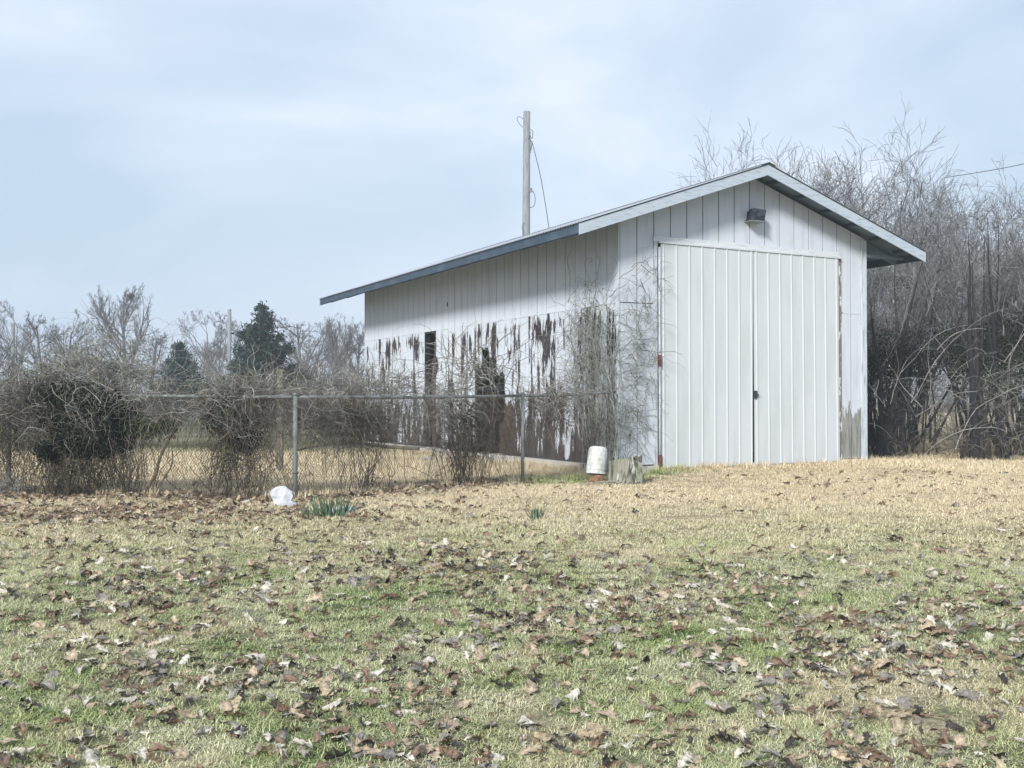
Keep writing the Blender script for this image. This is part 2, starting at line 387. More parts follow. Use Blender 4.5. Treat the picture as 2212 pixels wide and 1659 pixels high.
# ------------------------------------------------------------------ barn (own frame: x across the front, y back, z up from the wall foot)
BW, BL, BP = 4.98, 11.8, 0.3075
TH = math.atan2(.448, .894)
barn = thing('barn', 'long weathered white barn with gable front, metal double doors and peeling side wall', 'barn', (1.634, 16.37, 0), TH)
Bm = Matrix.Translation(barn.location) @ Matrix.Rotation(TH, 4, 'Z')
def bw(x, y, z): return Bm @ Vector((x, y, z))
OH, OF, OB, RZ, SL = .965, .467, .76, 4.775, .343
mid = BW / 2
def roofz(s): return RZ - SL * abs(s - mid)          # top of the metal
def walltop(s): return roofz(s) - .115
def board(outline, axis, off, thick, m, name='siding_board', parent=barn):
    """outline: polygon of (run, z); axis 'y' = left wall (faces -x), 'x' = front wall (faces -y)"""
    n = len(outline); o_ = np.array(outline, float)
    def pt(r, z, d): return (-d, r, z) if axis == 'y' else (r, -d, z)
    V = [pt(r, z, off) for r, z in o_] + [pt(r, z, off + thick) for r, z in o_]
    me = bpy.data.meshes.new(name)
    fr = list(range(n, 2 * n)); bk = list(range(n))[::-1]
    me.from_pydata(V, [], [fr, bk] + [(i, (i + 1) % n, n + (i + 1) % n, n + i) for i in range(n)])
    me.update(); return obj(name, me, m, parent)
G = .008                                             # half width of a groove
LT = 36; LP = BL / LT; JZ = 2.5
def jag(r0, r1, z, amp, n=6): return [(r0 + (r1 - r0) * i / n, z + random.uniform(-amp, amp)) for i in range(n + 1)]
# left wall, upper tier
for k in range(LT):
    a0, a1 = k * LP + G, (k + 1) * LP - G
    board([(a0, JZ + .012), (a1, JZ + .012), (a1, walltop(0)), (a0, walltop(0))], 'y', .004, .012 + random.uniform(0, .002), M['clean'])
# left wall, lower tier
hole = {12: 1.50, 13: 1.80, 14: 2.0, 15: 1.72}
for k in range(LT):
    a0, a1 = k * LP + G, (k + 1) * LP - G; zt = JZ - .006; m = M['peel']; th = .012 + random.uniform(0, .004)
    if k == 23: continue
    if k == 22:                                       # the torn board beside the opening: a ragged remnant
        pts = [(a0, .02)] + [(a0 + .20 + random.uniform(-.03, .03), .02), (a0 + .22, .5), (a0 + .17, .8), (a0 + .27, 1.05), (a0 + .21, 1.3), (a0 + .29, 1.52), (a0 + .17, 1.66), (a0 + .2, 1.85), (a0 + .08, 1.98), (a0 + .10, 2.2), (a0 + .03, 2.33), (a0, 2.4)]
        board(pts, 'y', .004, th, M['barewood']); continue
    if k in hole:
        zb = hole[k]; low = jag(a0, a1, zb, .09)
        board([*low, (a1, zt), (a0, zt)], 'y', .004, th, m)
        if k in (12, 15):
            tp = jag(a1 - .12 if k == 12 else a1 - .1, a1 if k == 15 else a0, .55 if k == 12 else .9, .1)
            board([(min(p_[0] for p_ in tp), .02), (max(p_[0] for p_ in tp), .02)] + tp, 'y', .004, th, M['barewood'])
        continue
    if k == 21:                                       # bitten edge above the hole
        board([(a0, .02), (a1, .02), (a1, 1.5), (a1 - .10, 1.62), (a1 - .15, 1.78), (a1 - .05, 1.92), (a1, 1.95), (a1, zt), (a0, zt)], 'y', .004, th, m); continue
    if k == 11: m = M['barewood']; board([(a0, .02), (a1, .02)] + jag(a1, a0, .95, .08), 'y', .004, th, m); board([*jag(a0, a1, .97, .06), (a1, zt), (a0, zt)], 'y', .006, th, M['peel']); continue
    b0 = [(a0 + (a1 - a0) * i / 5, .02 + (random.uniform(0, .05) if random.random() < .5 else 0)) for i in range(6)]
    board([*b0, (a1, zt), (a0, zt)], 'y', .004, th, m)
# front wall: pieces above, left and right of the door opening
DL, DR, DT = .70, 4.385, 3.47
NF = 16; FP = BW / NF
for k in range(NF):
    a0, a1 = k * FP + G, (k + 1) * FP - G
    if a0 > mid: top = [(a1, walltop(a1)), (a0, walltop(a0))]
    elif a1 < mid: top = [(a1, walltop(a1)), (a0, walltop(a0))]
    else: top = [(a1, walltop(a1)), (mid, walltop(mid)), (a0, walltop(a0))]
    if a1 <= DL + .02 or a0 >= DR - .02:
        board([(a0, JZ + .01), (a1, JZ + .01)] + top, 'x', .004, .012, M['clean'])
        board([(a0, .02), (a1, .02), (a1, JZ - .004), (a0, JZ - .004)], 'x', .004, .012 + random.uniform(0, .002), M['front'] if a0 > DR - .02 else M['clean'] if k < 1 else M['clean'])
    elif a0 < DL < a1:
        board([(a0, .02), (DL - .004, .02), (DL - .004, DT), (a1, DT), *top], 'x', .004, .012, M['clean'])
    elif a0 < DR < a1:
        board([(DR + .004, .02), (a1, .02), *top, (a0, DT), (DR + .004, DT)], 'x', .004, .012, M['front'])
    else:
        board([(a0, DT), (a1, DT), *top], 'x', .004, .012, M['clean'])
# backing, studs, other walls, slab
mb = MB()
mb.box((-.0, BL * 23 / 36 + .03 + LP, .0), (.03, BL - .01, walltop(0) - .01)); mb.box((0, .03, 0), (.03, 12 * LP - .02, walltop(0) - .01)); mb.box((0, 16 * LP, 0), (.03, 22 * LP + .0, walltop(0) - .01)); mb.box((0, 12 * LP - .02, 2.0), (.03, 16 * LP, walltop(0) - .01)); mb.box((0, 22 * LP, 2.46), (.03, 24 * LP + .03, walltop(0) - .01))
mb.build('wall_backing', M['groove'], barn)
mb = MB()
def gable(y0, y1, xs0, xs1):
    pts = [(xs0, .0), (xs1, .0), (xs1, walltop(xs1) - .012)] + ([(mid, walltop(mid) - .012)] if xs0 < mid < xs1 else []) + [(xs0, walltop(xs0) - .012)]
    return pts
def slabpoly(pts, y0, y1, name, m):
    n = len(pts); V = [(x, y0, z) for x, z in pts] + [(x, y1, z) for x, z in pts]; me = bpy.data.meshes.new(name)
    me.from_pydata(V, [], [list(range(n)), list(range(n, 2 * n))[::-1]] + [(i, (i + 1) % n, n + (i + 1) % n, n + i) for i in range(n)]); me.update()
    return obj(name, me, m, barn)
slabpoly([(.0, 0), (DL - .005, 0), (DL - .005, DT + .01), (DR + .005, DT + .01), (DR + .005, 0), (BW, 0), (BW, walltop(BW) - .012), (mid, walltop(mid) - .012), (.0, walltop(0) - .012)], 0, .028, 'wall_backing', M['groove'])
slabpoly(gable(0, 0, 0, BW), BL - .001, BL + .03, 'rear_wall', M['clean'])
MB().box((BW, .03, .0), (BW + .025, BL - .002, walltop(0) - .005)).build('side_wall', M['clean'], barn)
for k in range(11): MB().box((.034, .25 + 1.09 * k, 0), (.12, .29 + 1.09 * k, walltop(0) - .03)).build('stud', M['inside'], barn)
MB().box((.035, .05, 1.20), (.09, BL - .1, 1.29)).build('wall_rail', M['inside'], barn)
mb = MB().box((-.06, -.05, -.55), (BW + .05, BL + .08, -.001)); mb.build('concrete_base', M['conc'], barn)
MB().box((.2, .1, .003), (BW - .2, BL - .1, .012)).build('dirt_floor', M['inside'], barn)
# flashing at the sheet joint, corner trims
MB().box((-.024, .02, JZ - .008), (-.002, BL, JZ + .014)).build('joint_strip', M['clean'], barn)
MB().box((DR + .12, -.022, JZ - .006), (BW - .10, -.003, JZ + .012)).build('joint_strip', M['clean'], barn)
MB().box((-.026, -.02, .02), (-.004, .045, walltop(0) - .01)).build('corner_trim', M['trimv'], barn)
MB().box((BW - .085, -.045, -.02), (BW + .03, -.018, walltop(BW) - .03)).build('corner_trim', M['trimv'], barn)
MB().box((BW + .005, -.018, -.02), (BW + .03, .07, walltop(BW) - .03)).build('corner_trim', M['trimv'], barn)
MB().box((-.022, BL - .03, .02), (.03, BL + .06, walltop(0) - .01)).build('corner_trim', M['trimv'], barn)
# door frame
MB().beam((DL - .1, -.035, DT + .045), (DR + .03, -.035, DT + .015), .03, .085).build('door_header', M['trimw'], barn)
MB().beam((DL - .02, -.065, DT - .01), (DR + .02, -.065, DT - .035), .03, .03).build('door_header', M['trimw'], barn)
MB().box((DL - .085, -.04, -.01), (DL - .03, -.018, DT)).build('door_jamb', M['trimv'], barn)
MB().box((DR - .012, -.034, .0), (DR + .055, -.018, DT - .02)).build('door_jamb', M['rust_edge'], barn)
pp = MB(); pp.tube([(DL - .012, -.075, -.03), (DL - .012, -.075, 1.2), (DL - .014, -.074, 2.4), (DL - .012, -.075, 3.38)], .019, 8); pp.build('door_pipe', M['trimv'], barn, True)
for zc, h in ((.06, .11), (1.62, .09)): MB().tube([(DL - .01, -.08, zc - h), (DL - .01, -.08, zc + h)], .027, 8).build('pipe_bracket', M['rust'], barn, True)
# two door leaves of ribbed metal
def leaf(x0, x1, zb, lean0, foot, pitch, handle):
    lean1 = 0
    me_x = (x0 + x1) / 2
    e_ = bpy.data.objects.new('door', None); C.objects.link(e_); e_.parent = barn; e_.location = (x0, -.06, zb); e_.empty_display_size = .2
    W = x1 - x0; H = DT - .03 - zb
    V = [(0, 0, 0), (W - foot, 0, lean1), (W + lean0, 0, H + .0), (0, 0, H + .0)]; V = V + [(x, .02, z) for x, _, z in V]
    s = MB().add([(x, -.001, z) for x, y, z in V[:4]] + V[4:], [(0, 1, 2, 3), (7, 6, 5, 4), (1, 0, 4, 5), (2, 1, 5, 6), (3, 2, 6, 7), (0, 3, 7, 4)])
    s.build('door_sheet', M['door'], e_)
    x = pitch * .55
    rib = None
    n = int((W - .03) / pitch) + 1
    for i in range(n):
        xx = .045 + i * (W - .09) / (n - 1)
        w0, w1, d = .016, .009, .014
        h0 = .004; V = []
        for z in (h0 + max(lean1, 0), H - .004):
            V += [(-w0, -.0015, z), (-w1, -d, z), (w1, -d, z), (w0, -.0015, z)]
        if rib is None: rib = MB().add(V, [(0, 1, 5, 4), (1, 2, 6, 5), (2, 3, 7, 6), (3, 2, 1, 0), (4, 5, 6, 7)]).mesh('rib')
        o = obj('rib', rib, M['door'], e_, (xx, 0, 0))
    return e_
dl = leaf(.727, 2.528, -.035, .0, .03, .25, True); dr = leaf(2.555, 4.362, -.03, .0, .0, .25, False); dr.rotation_euler = (0, rad(-.25), 0)
lb = MB().box((1.83 - .03, -.032, 1.08), (1.83 + .02, -.002, 1.20)); lb.build('latch', M['lampmetal'], dl); 
MB().box((1.83 - .012, -.04, 1.12), (1.83 + .05, -.032, 1.145)).build('hasp', M['lampmetal'], dl)
# knot holes and bumps on the left front strip
for x, z, r in ((.18, .47, .03), (.37, .44, .012), (.20, 1.42, .016)):
    th_ = np.linspace(0, 2 * np.pi, 10)[:-1]
    V = [(x + r * math.cos(q) * random.uniform(.7, 1.1), -.0175, z + r * 1.4 * math.sin(q) * random.uniform(.8, 1.15)) for q in th_]
    me = bpy.data.meshes.new('hole'); me.from_pydata(V, [], [list(range(9))]); obj('hole', me, M['lampmetal'], barn)
V = [(-.0215, 8.05 + .035 * math.cos(q), 3.12 + .05 * math.sin(q)) for q in np.linspace(0, 2 * np.pi, 10)[:-1]]
V = [(-.0195, 6.6 + .035 * math.cos(q), 3.0 + .055 * math.sin(q)) for q in np.linspace(0, 2 * np.pi, 10)[:-1]]
me = bpy.data.meshes.new('hole'); me.from_pydata(V, [], [list(range(9))]); obj('hole', me, M['lampmetal'], barn)

# roof: corrugated metal slopes, deck, purlins, rafter tails, fascias
def slope(side):
    P_ = .076; y0, y1 = -OF - .03, BL + OB + .03; n = int((y1 - y0) / P_ * 8); yy = np.linspace(y0, y1, n + 1); wv = .009 * np.sin(2 * np.pi * (yy - y0) / P_)
    e0 = mid + side * (mid + OH + .03); cols = [(mid + side * .0, roofz(mid)), (mid + side * 1.2, roofz(mid + 1.2)), (mid + side * 2.4, roofz(mid + 2.4)), (e0, roofz(mid + mid + OH + .03))]
    V = []; 
    for (x, z) in cols:
        V.append(np.stack([np.full(n + 1, x), yy, z + wv], -1))
    for (x, z) in cols:
        V.append(np.stack([np.full(n + 1, x), yy, z + wv - .0015], -1))
    V = np.vstack(V); m_ = n + 1; Q = []
    for c in range(3):
        i = np.arange(n) + c * m_; q = np.stack([i, i + 1, i + 1 + m_, i + m_], -1); Q.append(q if side < 0 else q[:, ::-1])
        Q.append((q[:, ::-1] if side < 0 else q) + 4 * m_)
    obj('roof_panel', mesh('roof_panel', V, [np.vstack(Q)], True), M['roof'], barn)
slope(-1); slope(1)
cap = MB()
for s in (-1, 1): cap.beam((mid + s * .075, -OF - .045, RZ - .005 + .0), (mid + s * .075, BL + OB + .04, RZ - .005), .16, .006, (s * SL, 0, 1))
cap.build('ridge_cap', M['roof'], barn)
for s in (-1, 1):
    # thin deck under the metal, its colour darkened with under-eave shade
    A = (mid + s * .0, RZ - .026); e1 = mid + s * (mid + OH); B_ = (e1, roofz(e1) - .026)
    V = [(A[0], y, A[1] + d) for y in (-OF, BL + OB) for d in (0, .012)] + [(B_[0], y, B_[1] + d) for y in (-OF, BL + OB) for d in (0, .012)]
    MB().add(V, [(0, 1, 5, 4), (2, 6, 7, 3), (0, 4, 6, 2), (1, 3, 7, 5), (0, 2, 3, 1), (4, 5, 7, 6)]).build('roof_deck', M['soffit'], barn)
    for k in range(6):                                # purlins sticking out over the gable
        d = .42 + .56 * k
        x = mid + s * d; z = roofz(x) - .052
        if abs(d - mid) < .06: d += .1; x = mid + s * d; z = roofz(x) - .052
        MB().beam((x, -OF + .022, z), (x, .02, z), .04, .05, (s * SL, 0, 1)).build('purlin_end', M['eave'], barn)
    for k in range(10):                               # rafter tails under the eaves
        y = .17 + 1.29 * k
        if y > BL + .3: continue
        x0 = mid + s * (mid + .03); x1 = mid + s * (mid + OH - .03)
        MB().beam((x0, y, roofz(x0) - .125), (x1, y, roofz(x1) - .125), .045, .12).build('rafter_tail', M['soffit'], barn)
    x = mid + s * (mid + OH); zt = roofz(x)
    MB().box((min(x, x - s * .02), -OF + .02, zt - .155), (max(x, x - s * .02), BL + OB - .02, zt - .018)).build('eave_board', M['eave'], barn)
    for (yy, mm, nm) in ((-OF, M['trim'], 'fascia_board'), (BL + OB, M['trim'], 'fascia_board')):
        xa, xb = mid, mid + s * (mid + OH + .01); dz = .165
        V = []
        for y in (yy - .012, yy + .012):
            V += [(xa, y, RZ - .018), (xb, y, roofz(xb) - .018), (xb, y, roofz(xb) - .018 - dz), (xa, y, RZ - .018 - dz)]
        Q = [(0, 1, 2, 3), (7, 6, 5, 4), (0, 4, 5, 1), (1, 5, 6, 2), (2, 6, 7, 3)]
        if s < 0: Q = [q[::-1] for q in Q]
        MB().add(V, Q).build(nm, mm, barn)
# barge underside lookouts on the right eave
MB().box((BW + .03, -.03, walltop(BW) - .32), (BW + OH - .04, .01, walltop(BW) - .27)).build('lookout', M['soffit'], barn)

# ------------------------------------------------------------------ flood light on the gable
c = bw(2.52, -.02, 3.98)
fl = thing('flood_light', 'dark box shaped flood light fixed high on the barn gable above the doors', 'lamp', c, TH); fl.rotation_euler = (0, rad(9), TH)
MB().box((-.09, -.03, -.03), (-.03, .0, .09)).build('wall_bracket', M['lampmetal'], fl)
MB().beam((-.06, -.02, .05), (.0, -.12, .03), .03, .03).build('arm', M['lampmetal'], fl)
hb = MB().add([(-.11, -.16, -.09), (.12, -.20, -.06), (.12, -.02, -.06), (-.11, .0, -.09), (-.08, -.16, .12), (.13, -.2, .13), (.12, -.06, .13), (-.08, -.04, .12)],
              [(3, 2, 1, 0), (4, 5, 6, 7), (0, 1, 5, 4), (1, 2, 6, 5), (2, 3, 7, 6), (3, 0, 4, 7)]); h_ = hb.build('housing', M['lampmetal'], fl)
MB().add([(-.13, -.2, -.10), (.14, -.24, -.07), (.14, -.02, -.07), (-.13, .0, -.10), (-.13, -.2, -.092), (.14, -.24, -.062), (.14, -.02, -.062), (-.13, .0, -.092)],
         [(3, 2, 1, 0), (4, 5, 6, 7), (0, 1, 5, 4), (1, 2, 6, 5), (2, 3, 7, 6), (3, 0, 4, 7)]).build('glass_rim', M['glass'], fl)

# ------------------------------------------------------------------ pole behind the barn, its wires
PB = P(1134, 866, 32); PT = P(1138, 241, 32)
pole = thing('utility_pole', 'bare grey wooden utility pole rising behind the barn roof', 'utility pole', (PB[0], PB[1], -.2))
o3 = np.array([PB[0], PB[1], -.2])
def rel(*a_): return np.array(a_, float) - o3
mb = MB(); mb.tube([rel(PB[0], 32, -.4), rel((PB[0] + PT[0]) / 2, 32, 4.5), rel(PT[0], 32, PT[2])], [.135, .12, .103], 12); mb.build('shaft', M['polewood'], pole, True)
def arc(pts, n=14):
    """smooth curve through control points (Catmull-Rom)"""
    p = np.asarray(pts, float); p = np.vstack([2 * p[0] - p[1], p, 2 * p[-1] - p[-2]]); o_ = []
    for i in range(1, len(p) - 2):
        for u in np.linspace(0, 1, n, endpoint=False):
            o_.append(.5 * ((2 * p[i]) + (-p[i - 1] + p[i + 1]) * u + (2 * p[i - 1] - 5 * p[i] + 4 * p[i + 1] - p[i + 2]) * u * u + (-p[i - 1] + 3 * p[i] - 3 * p[i + 1] + p[i + 2]) * u ** 3))
    o_.append(p[-2]); return np.array(o_)
mb = MB()
mb.tube(arc([P(x, y, 31.8) for x, y in ((1130, 275), (1121, 266), (1117, 257), (1121, 252), (1131, 257))], 5) - o3, .008, 5)
mb.tube(arc([P(x, y, 31.85) for x, y in ((1147, 280), (1151, 285), (1149, 300), (1144, 290), (1147, 312), (1145, 325))], 5) - o3, .010, 5)
mb.tube(arc([P(x, y, 31.85) for x, y in ((1146, 285), (1143, 300), (1149, 308), (1146, 330))], 5) - o3, .010, 5)
mb.tube(arc([P(x, y, 31.85) for x, y in ((1147, 412), (1153, 416), (1156, 432), (1153, 445), (1144, 449))], 6) - o3, .010, 5)
mb.tube(arc([P(x, y, 31.85) for x, y in ((1133, 480), (1128, 490), (1130, 503), (1127, 520))], 6) - o3, .007, 5)
mb.build('loose_wire', M['cable'], pole, True)
pbk = P(1147, 411, 31.82) - o3
MB().box(pbk - (.06, .05, .06), pbk + (.05, .05, .05), .01).build('wire_clamp', M['polewood'], pole)
a_ = P(1149, 305, 31.85); b_ = np.array(bw(5.3, 11.4, roofz(5.3) + .06))
mid_ = P(1172, 405, 31.1); 
dw = MB().tube(arc([a_, mid_, b_ ], 14), .012, 5); tag(dw.build('service_wire', M['cable'], None, True), 'thin black service wire slanting down from the pole behind the barn roof', 'wire')

# ------------------------------------------------------------------ far poles and wires
def pole_at(px, ytop, Y, r, label, name='utility_pole'):
    b = P(px, 870, Y); tp = P(px, ytop, Y); z0 = float(gz(b[0], Y))
    t_ = thing(name, label, 'utility pole', (b[0], Y, z0))
    MB().tube([(0, 0, -.2), (0, 0, tp[2] - z0)], [r * 1.15, r], 8).build('shaft', M['polewood'], t_, True); return t_, tp
_, tpA = pole_at(27, 698, 62, .11, 'thin far pole at the left edge among bare trees')
_, tpB = pole_at(495, 668, 78, .13, 'far grey pole standing just left of the large cedar')
for dz, nm in ((.15, 'lower'), (0, 'upper')):
    A = tpB + (0, 0, -3.2 - dz * 10); B_ = P(395, 750 + 26 * (dz > 0), 120)
    tag(MB().tube(arc([A, (A + B_) / 2 + (0, 0, -.3), B_], 8), .012, 4).build('overhead_wire', M['cable'], None, True), f'faint {nm} overhead wire running left from the far pole by the cedar', 'wire')
A = P(2040, 384, 34); B_ = P(2320, 330, 30)
tag(MB().tube(arc([A, (A + B_) / 2 + (0, 0, -.05), B_], 8), .011, 4).build('overhead_wire', M['cable'], None, True), 'thin overhead wire crossing the sky above the thicket at the right edge', 'wire')

# ------------------------------------------------------------------ chain-link fence
def fxy(px, Y): q = P(px, 860, Y); return np.array([q[0], Y])
FP_ = [np.array([-10.0, 14.3]), fxy(22, 13.4), fxy(638, 12.7), fxy(1129, 15.3), np.array([1.56, 16.28])]
FT = [1.08, 1.10, 1.045, 1.075, 1.135]                # height of the rail at each post
fence = thing('chain_link_fence', 'rusty chain link fence overgrown with bare vines, running to the barn corner', 'fence', (FP_[2][0], FP_[2][1], -.17))
fo = np.array([FP_[2][0], FP_[2][1], -.17])
for k, (q, tz, r) in enumerate(zip(FP_[:-1], FT[:-1], (.027, .030, .029, .026))):
    g = float(gz(*q)); mb = MB(); lean = (.0, -.035, .0, .0)[k]
    mb.tube(np.array([(q[0], q[1], g - .2), (q[0] + lean * .5, q[1], (tz + g) / 2), (q[0] + lean * 1.2, q[1], tz + .02)]) - fo, r, 10)
    mb.tube(np.array([(q[0] + lean * 1.2, q[1], tz + .02), (q[0] + lean * 1.2, q[1], tz + .05)]) - fo, r * 1.2, 10)
    mb.build('post', M['post'], fence, True)
    if k in (1, 2): MB().tube(np.array([(q[0], q[1], g + .30), (q[0], q[1], g + .33)]) - fo, r * 1.25, 10).build('tie_band', M['wire'], fence, True)
def rail_pt(k, u):
    q = FP_[k] * (1 - u) + FP_[k + 1] * u
    return np.array([q[0] , q[1] - .0, FT[k] * (1 - u) + FT[k + 1] * u - .012 * math.sin(math.pi * u)])
for k in range(4):
    MB().tube(np.array([rail_pt(k, u) for u in np.linspace(0, 1, 7)]) - fo, .021, 8).build('top_rail', M['post'], fence, True)
    seg = FP_[k + 1] - FP_[k]; Ln = np.linalg.norm(seg); dirn = seg / Ln; nrm = np.array([-dirn[1], dirn[0]])
    pw = .036; ncol = int(Ln / pw); PL = []; rows = 25
    for c in range(ncol):
        pts = []
        for r_ in range(rows + 1):
            a0 = (c + .5 + (.5 if r_ % 2 else -.5)) * pw; u = min(max(a0 / Ln, 0), 1); q = FP_[k] + dirn * a0; g = float(gz(*q)) + .03
            bul = .03 * math.sin(c * .05 + k) * math.sin(math.pi * r_ / rows)
            tp = rail_pt(k, u)[2] - .01; z = g + (tp - g) * r_ / rows
            off = .003 * (-1) ** r_ - .026 + bul
            pts.append((q[0] + nrm[0] * off, q[1] + nrm[1] * off, z))
        PL.append(pts)
    PL = np.array(PL) - fo; V, Q = tubes(PL, np.full(PL.shape[:2], .0034), 3)
    obj('wire_mesh', mesh('wire_mesh', V, Q), M['wire'], fence)['kind'] = 'stuff'

# old wooden post and rail further back
b = P(605, 866, 17.5); g = float(gz(b[0], 17.5))
wp = thing('wooden_fence_post', 'weathered square wooden post standing behind the fence left of the barn', 'post', (b[0], 17.5, g))
MB().box((-.055, -.045, -.1), (.05, .05, P(605, 797, 17.5)[2] - g), .004).build('post', M['oldpost'], wp)
A = P(610, 799, 17.5); B_ = P(660, 818, 18.6)
tag(MB().beam(P(612, 800, 17.45), P(690, 826, 18.8), .03, .025).build('fallen_rail', M['oldpost']), 'thin grey rail sloping down from the top of the wooden post', 'rail')
tag(MB().beam(P(560, 845, 17.9), P(770, 842, 19.3), .05, .05).build('horizontal_rail', M['post']), 'grey rail lying level behind the fence between wooden post and barn', 'rail')
fb = arc([P(x, y, Y) for x, y, Y in ((640, 972, 16.9), (690, 963, 18.0), (745, 958, 19.5), (800, 961, 20.5), (850, 966, 20.9), (905, 969, 20.7))], 5)
tag(MB().tube(fb, np.linspace(.022, .038, len(fb)), 7).build('fallen_branch', M['oldpost'], None, True), 'long dark fallen branch lying from the fence to the barn slab', 'branch')

# ------------------------------------------------------------------ vines
def palette(n, cols):
    cols = np.array(cols); return cols[rng.integers(0, len(cols), n)] * rng.uniform(.75, 1.25, (n, 1))
VG = [(.31, .30, .26), (.40, .39, .36), (.22, .20, .155), (.14, .14, .115)]       # grey dry stems
VB = [(.085, .068, .05), (.055, .05, .038), (.13, .11, .08)]                     # brown stems
class Tangle:
    def __init__(s): s.V = []; s.Q = []; s.c = []; s.n = 0; s.lV = []; s.lc = []
    def add(s, Pn, Rn, cols, sides=3):
        V, Q = tubes(Pn, Rn, sides); s.V.append(V); s.Q.append(Q + s.n); s.n += len(V)
        s.c.append(np.repeat(cols, Pn.shape[1] * sides, axis=0))
    def strands(s, cx, cy, rx, ry, Y, n, ln=(.4, 1.1), r=.0032, cols=VG, thick=.28, K=10, wig=.42, up=.0, sag=.25, zmin=None):
        n = int(n * .85); ln = (ln[0] * .6, ln[1] * .8); r *= .72; rx *= .97; ry *= .9; c0 = P(cx, cy, Y); sx = rx / F * Y; sz = ry / F * Y
        q = rng.normal(size=(n, 3)); q = q / np.linalg.norm(q, axis=1, keepdims=True) * rng.random((n, 1)) ** .45
        S = c0 + q * (sx, thick, sz)
        D = rng.normal(size=(n, 3)) * (1, .6, .75); D[:, 2] += up
        Pn = grow(S, D, rng.uniform(*ln, n), K, wig, .0, sag)
        Pn[:, :, 1] = Y + (Pn[:, :, 1] - Y) * .8
        if rx < 400: Pn[:, :, 2] = np.maximum(Pn[:, :, 2], gz(Pn[:, :, 0], Pn[:, :, 1]) + .01)
        rr = r * rng.uniform(.6, 1.5, n); s.add(Pn, taper(n, K, rr * 1.3, rr * .5), palette(n, cols)); return s
    def stems(s, x0, x1, ytop, Y, n, cols=VB, r=.004, K=12, wig=.15, thick=.14):
        n = int(n * .85) if r < .005 else n; r *= .7; ytop += 35
        px = rng.uniform(x0, x1, n); S = np.array([P(x, 1050, Y + rng.uniform(-thick, thick)) for x in px]); S[:, 2] = gz(S[:, 0], S[:, 1]) - .02
        n = len(px); zt = np.array([P(x, ytop + rng.uniform(-30, 40), Y)[2] for x in px]); D = rng.normal(0, .16, (n, 3)); D[:, 2] = 1
        Pn = grow(S, D, zt - S[:, 2], K, wig, .05); rr = r * rng.uniform(.5, 1.8, n)
        s.add(Pn, taper(n, K, rr * 1.3, rr * .8), palette(n, cols)); return s
    def hang(s, x0, x1, y0, y1, Y, n, ln=(.45, 1.15), cols=VB, r=.0023, thick=.15):
        S = np.array([P(rng.uniform(x0, x1), rng.uniform(y0, y1), Y + rng.uniform(-thick, thick)) for _ in range(n)]); D = rng.normal(0, .35, (n, 3)); D[:, 2] = -1
        Pn = grow(S, D, rng.uniform(*ln, n), 10, .15, -.05); Pn[:, :, 2] = np.maximum(Pn[:, :, 2], gz(Pn[:, :, 0], Pn[:, :, 1]) + .005)
        rr = r * rng.uniform(.6, 1.5, n); s.add(Pn, taper(n, 10, rr, rr * .6), palette(n, cols)); return s
    def leaves(s, cx, cy, rx, ry, Y, n, size=.03, thick=.22, cols=((.008, .014, .012), (.014, .022, .016), (.024, .032, .02))):
        c0 = P(cx, cy, Y); q = rng.normal(size=(n, 3)); q = q / np.linalg.norm(q, axis=1, keepdims=True) * rng.random((n, 1)) ** .4
        # clumpiness
        S = c0 + q * (rx / F * Y, thick, ry / F * Y); S += rng.normal(0, .03, S.shape)
        s.leafpts(S, size, cols); return s
    def leafpts(s, S, size, cols):
        n = len(S); a_ = unit(rng.normal(size=(n, 3))); b_ = unit(np.cross(a_, rng.normal(size=(n, 3)))); sz = size * rng.uniform(.5, 1.4, (n, 1))
        s.lV.append(np.stack([S - a_ * sz, S + b_ * sz * .5, S + a_ * sz, S - b_ * sz * .5], 1).reshape(-1, 3)); s.lc.append(np.repeat(palette(n, cols), 4, axis=0))
    def build(s, name, label, cat, loc, matn='vine', group=None, leafname='foliage', stemname='stems'):
        root = thing(name, label, cat, loc, 0, group); loc = np.array(loc, float)
        if s.V: tag(obj(stemname, mesh(stemname, np.vstack(s.V) - loc, np.vstack(s.Q), False, np.vstack(s.c)), M[matn], root), kind='stuff')
        if s.lV:
            V = np.vstack(s.lV) - loc; tag(obj(leafname, mesh(leafname, V, np.arange(len(V)).reshape(-1, 4), False, np.vstack(s.lc)), M['leafdark'], root), kind='stuff')
        return root

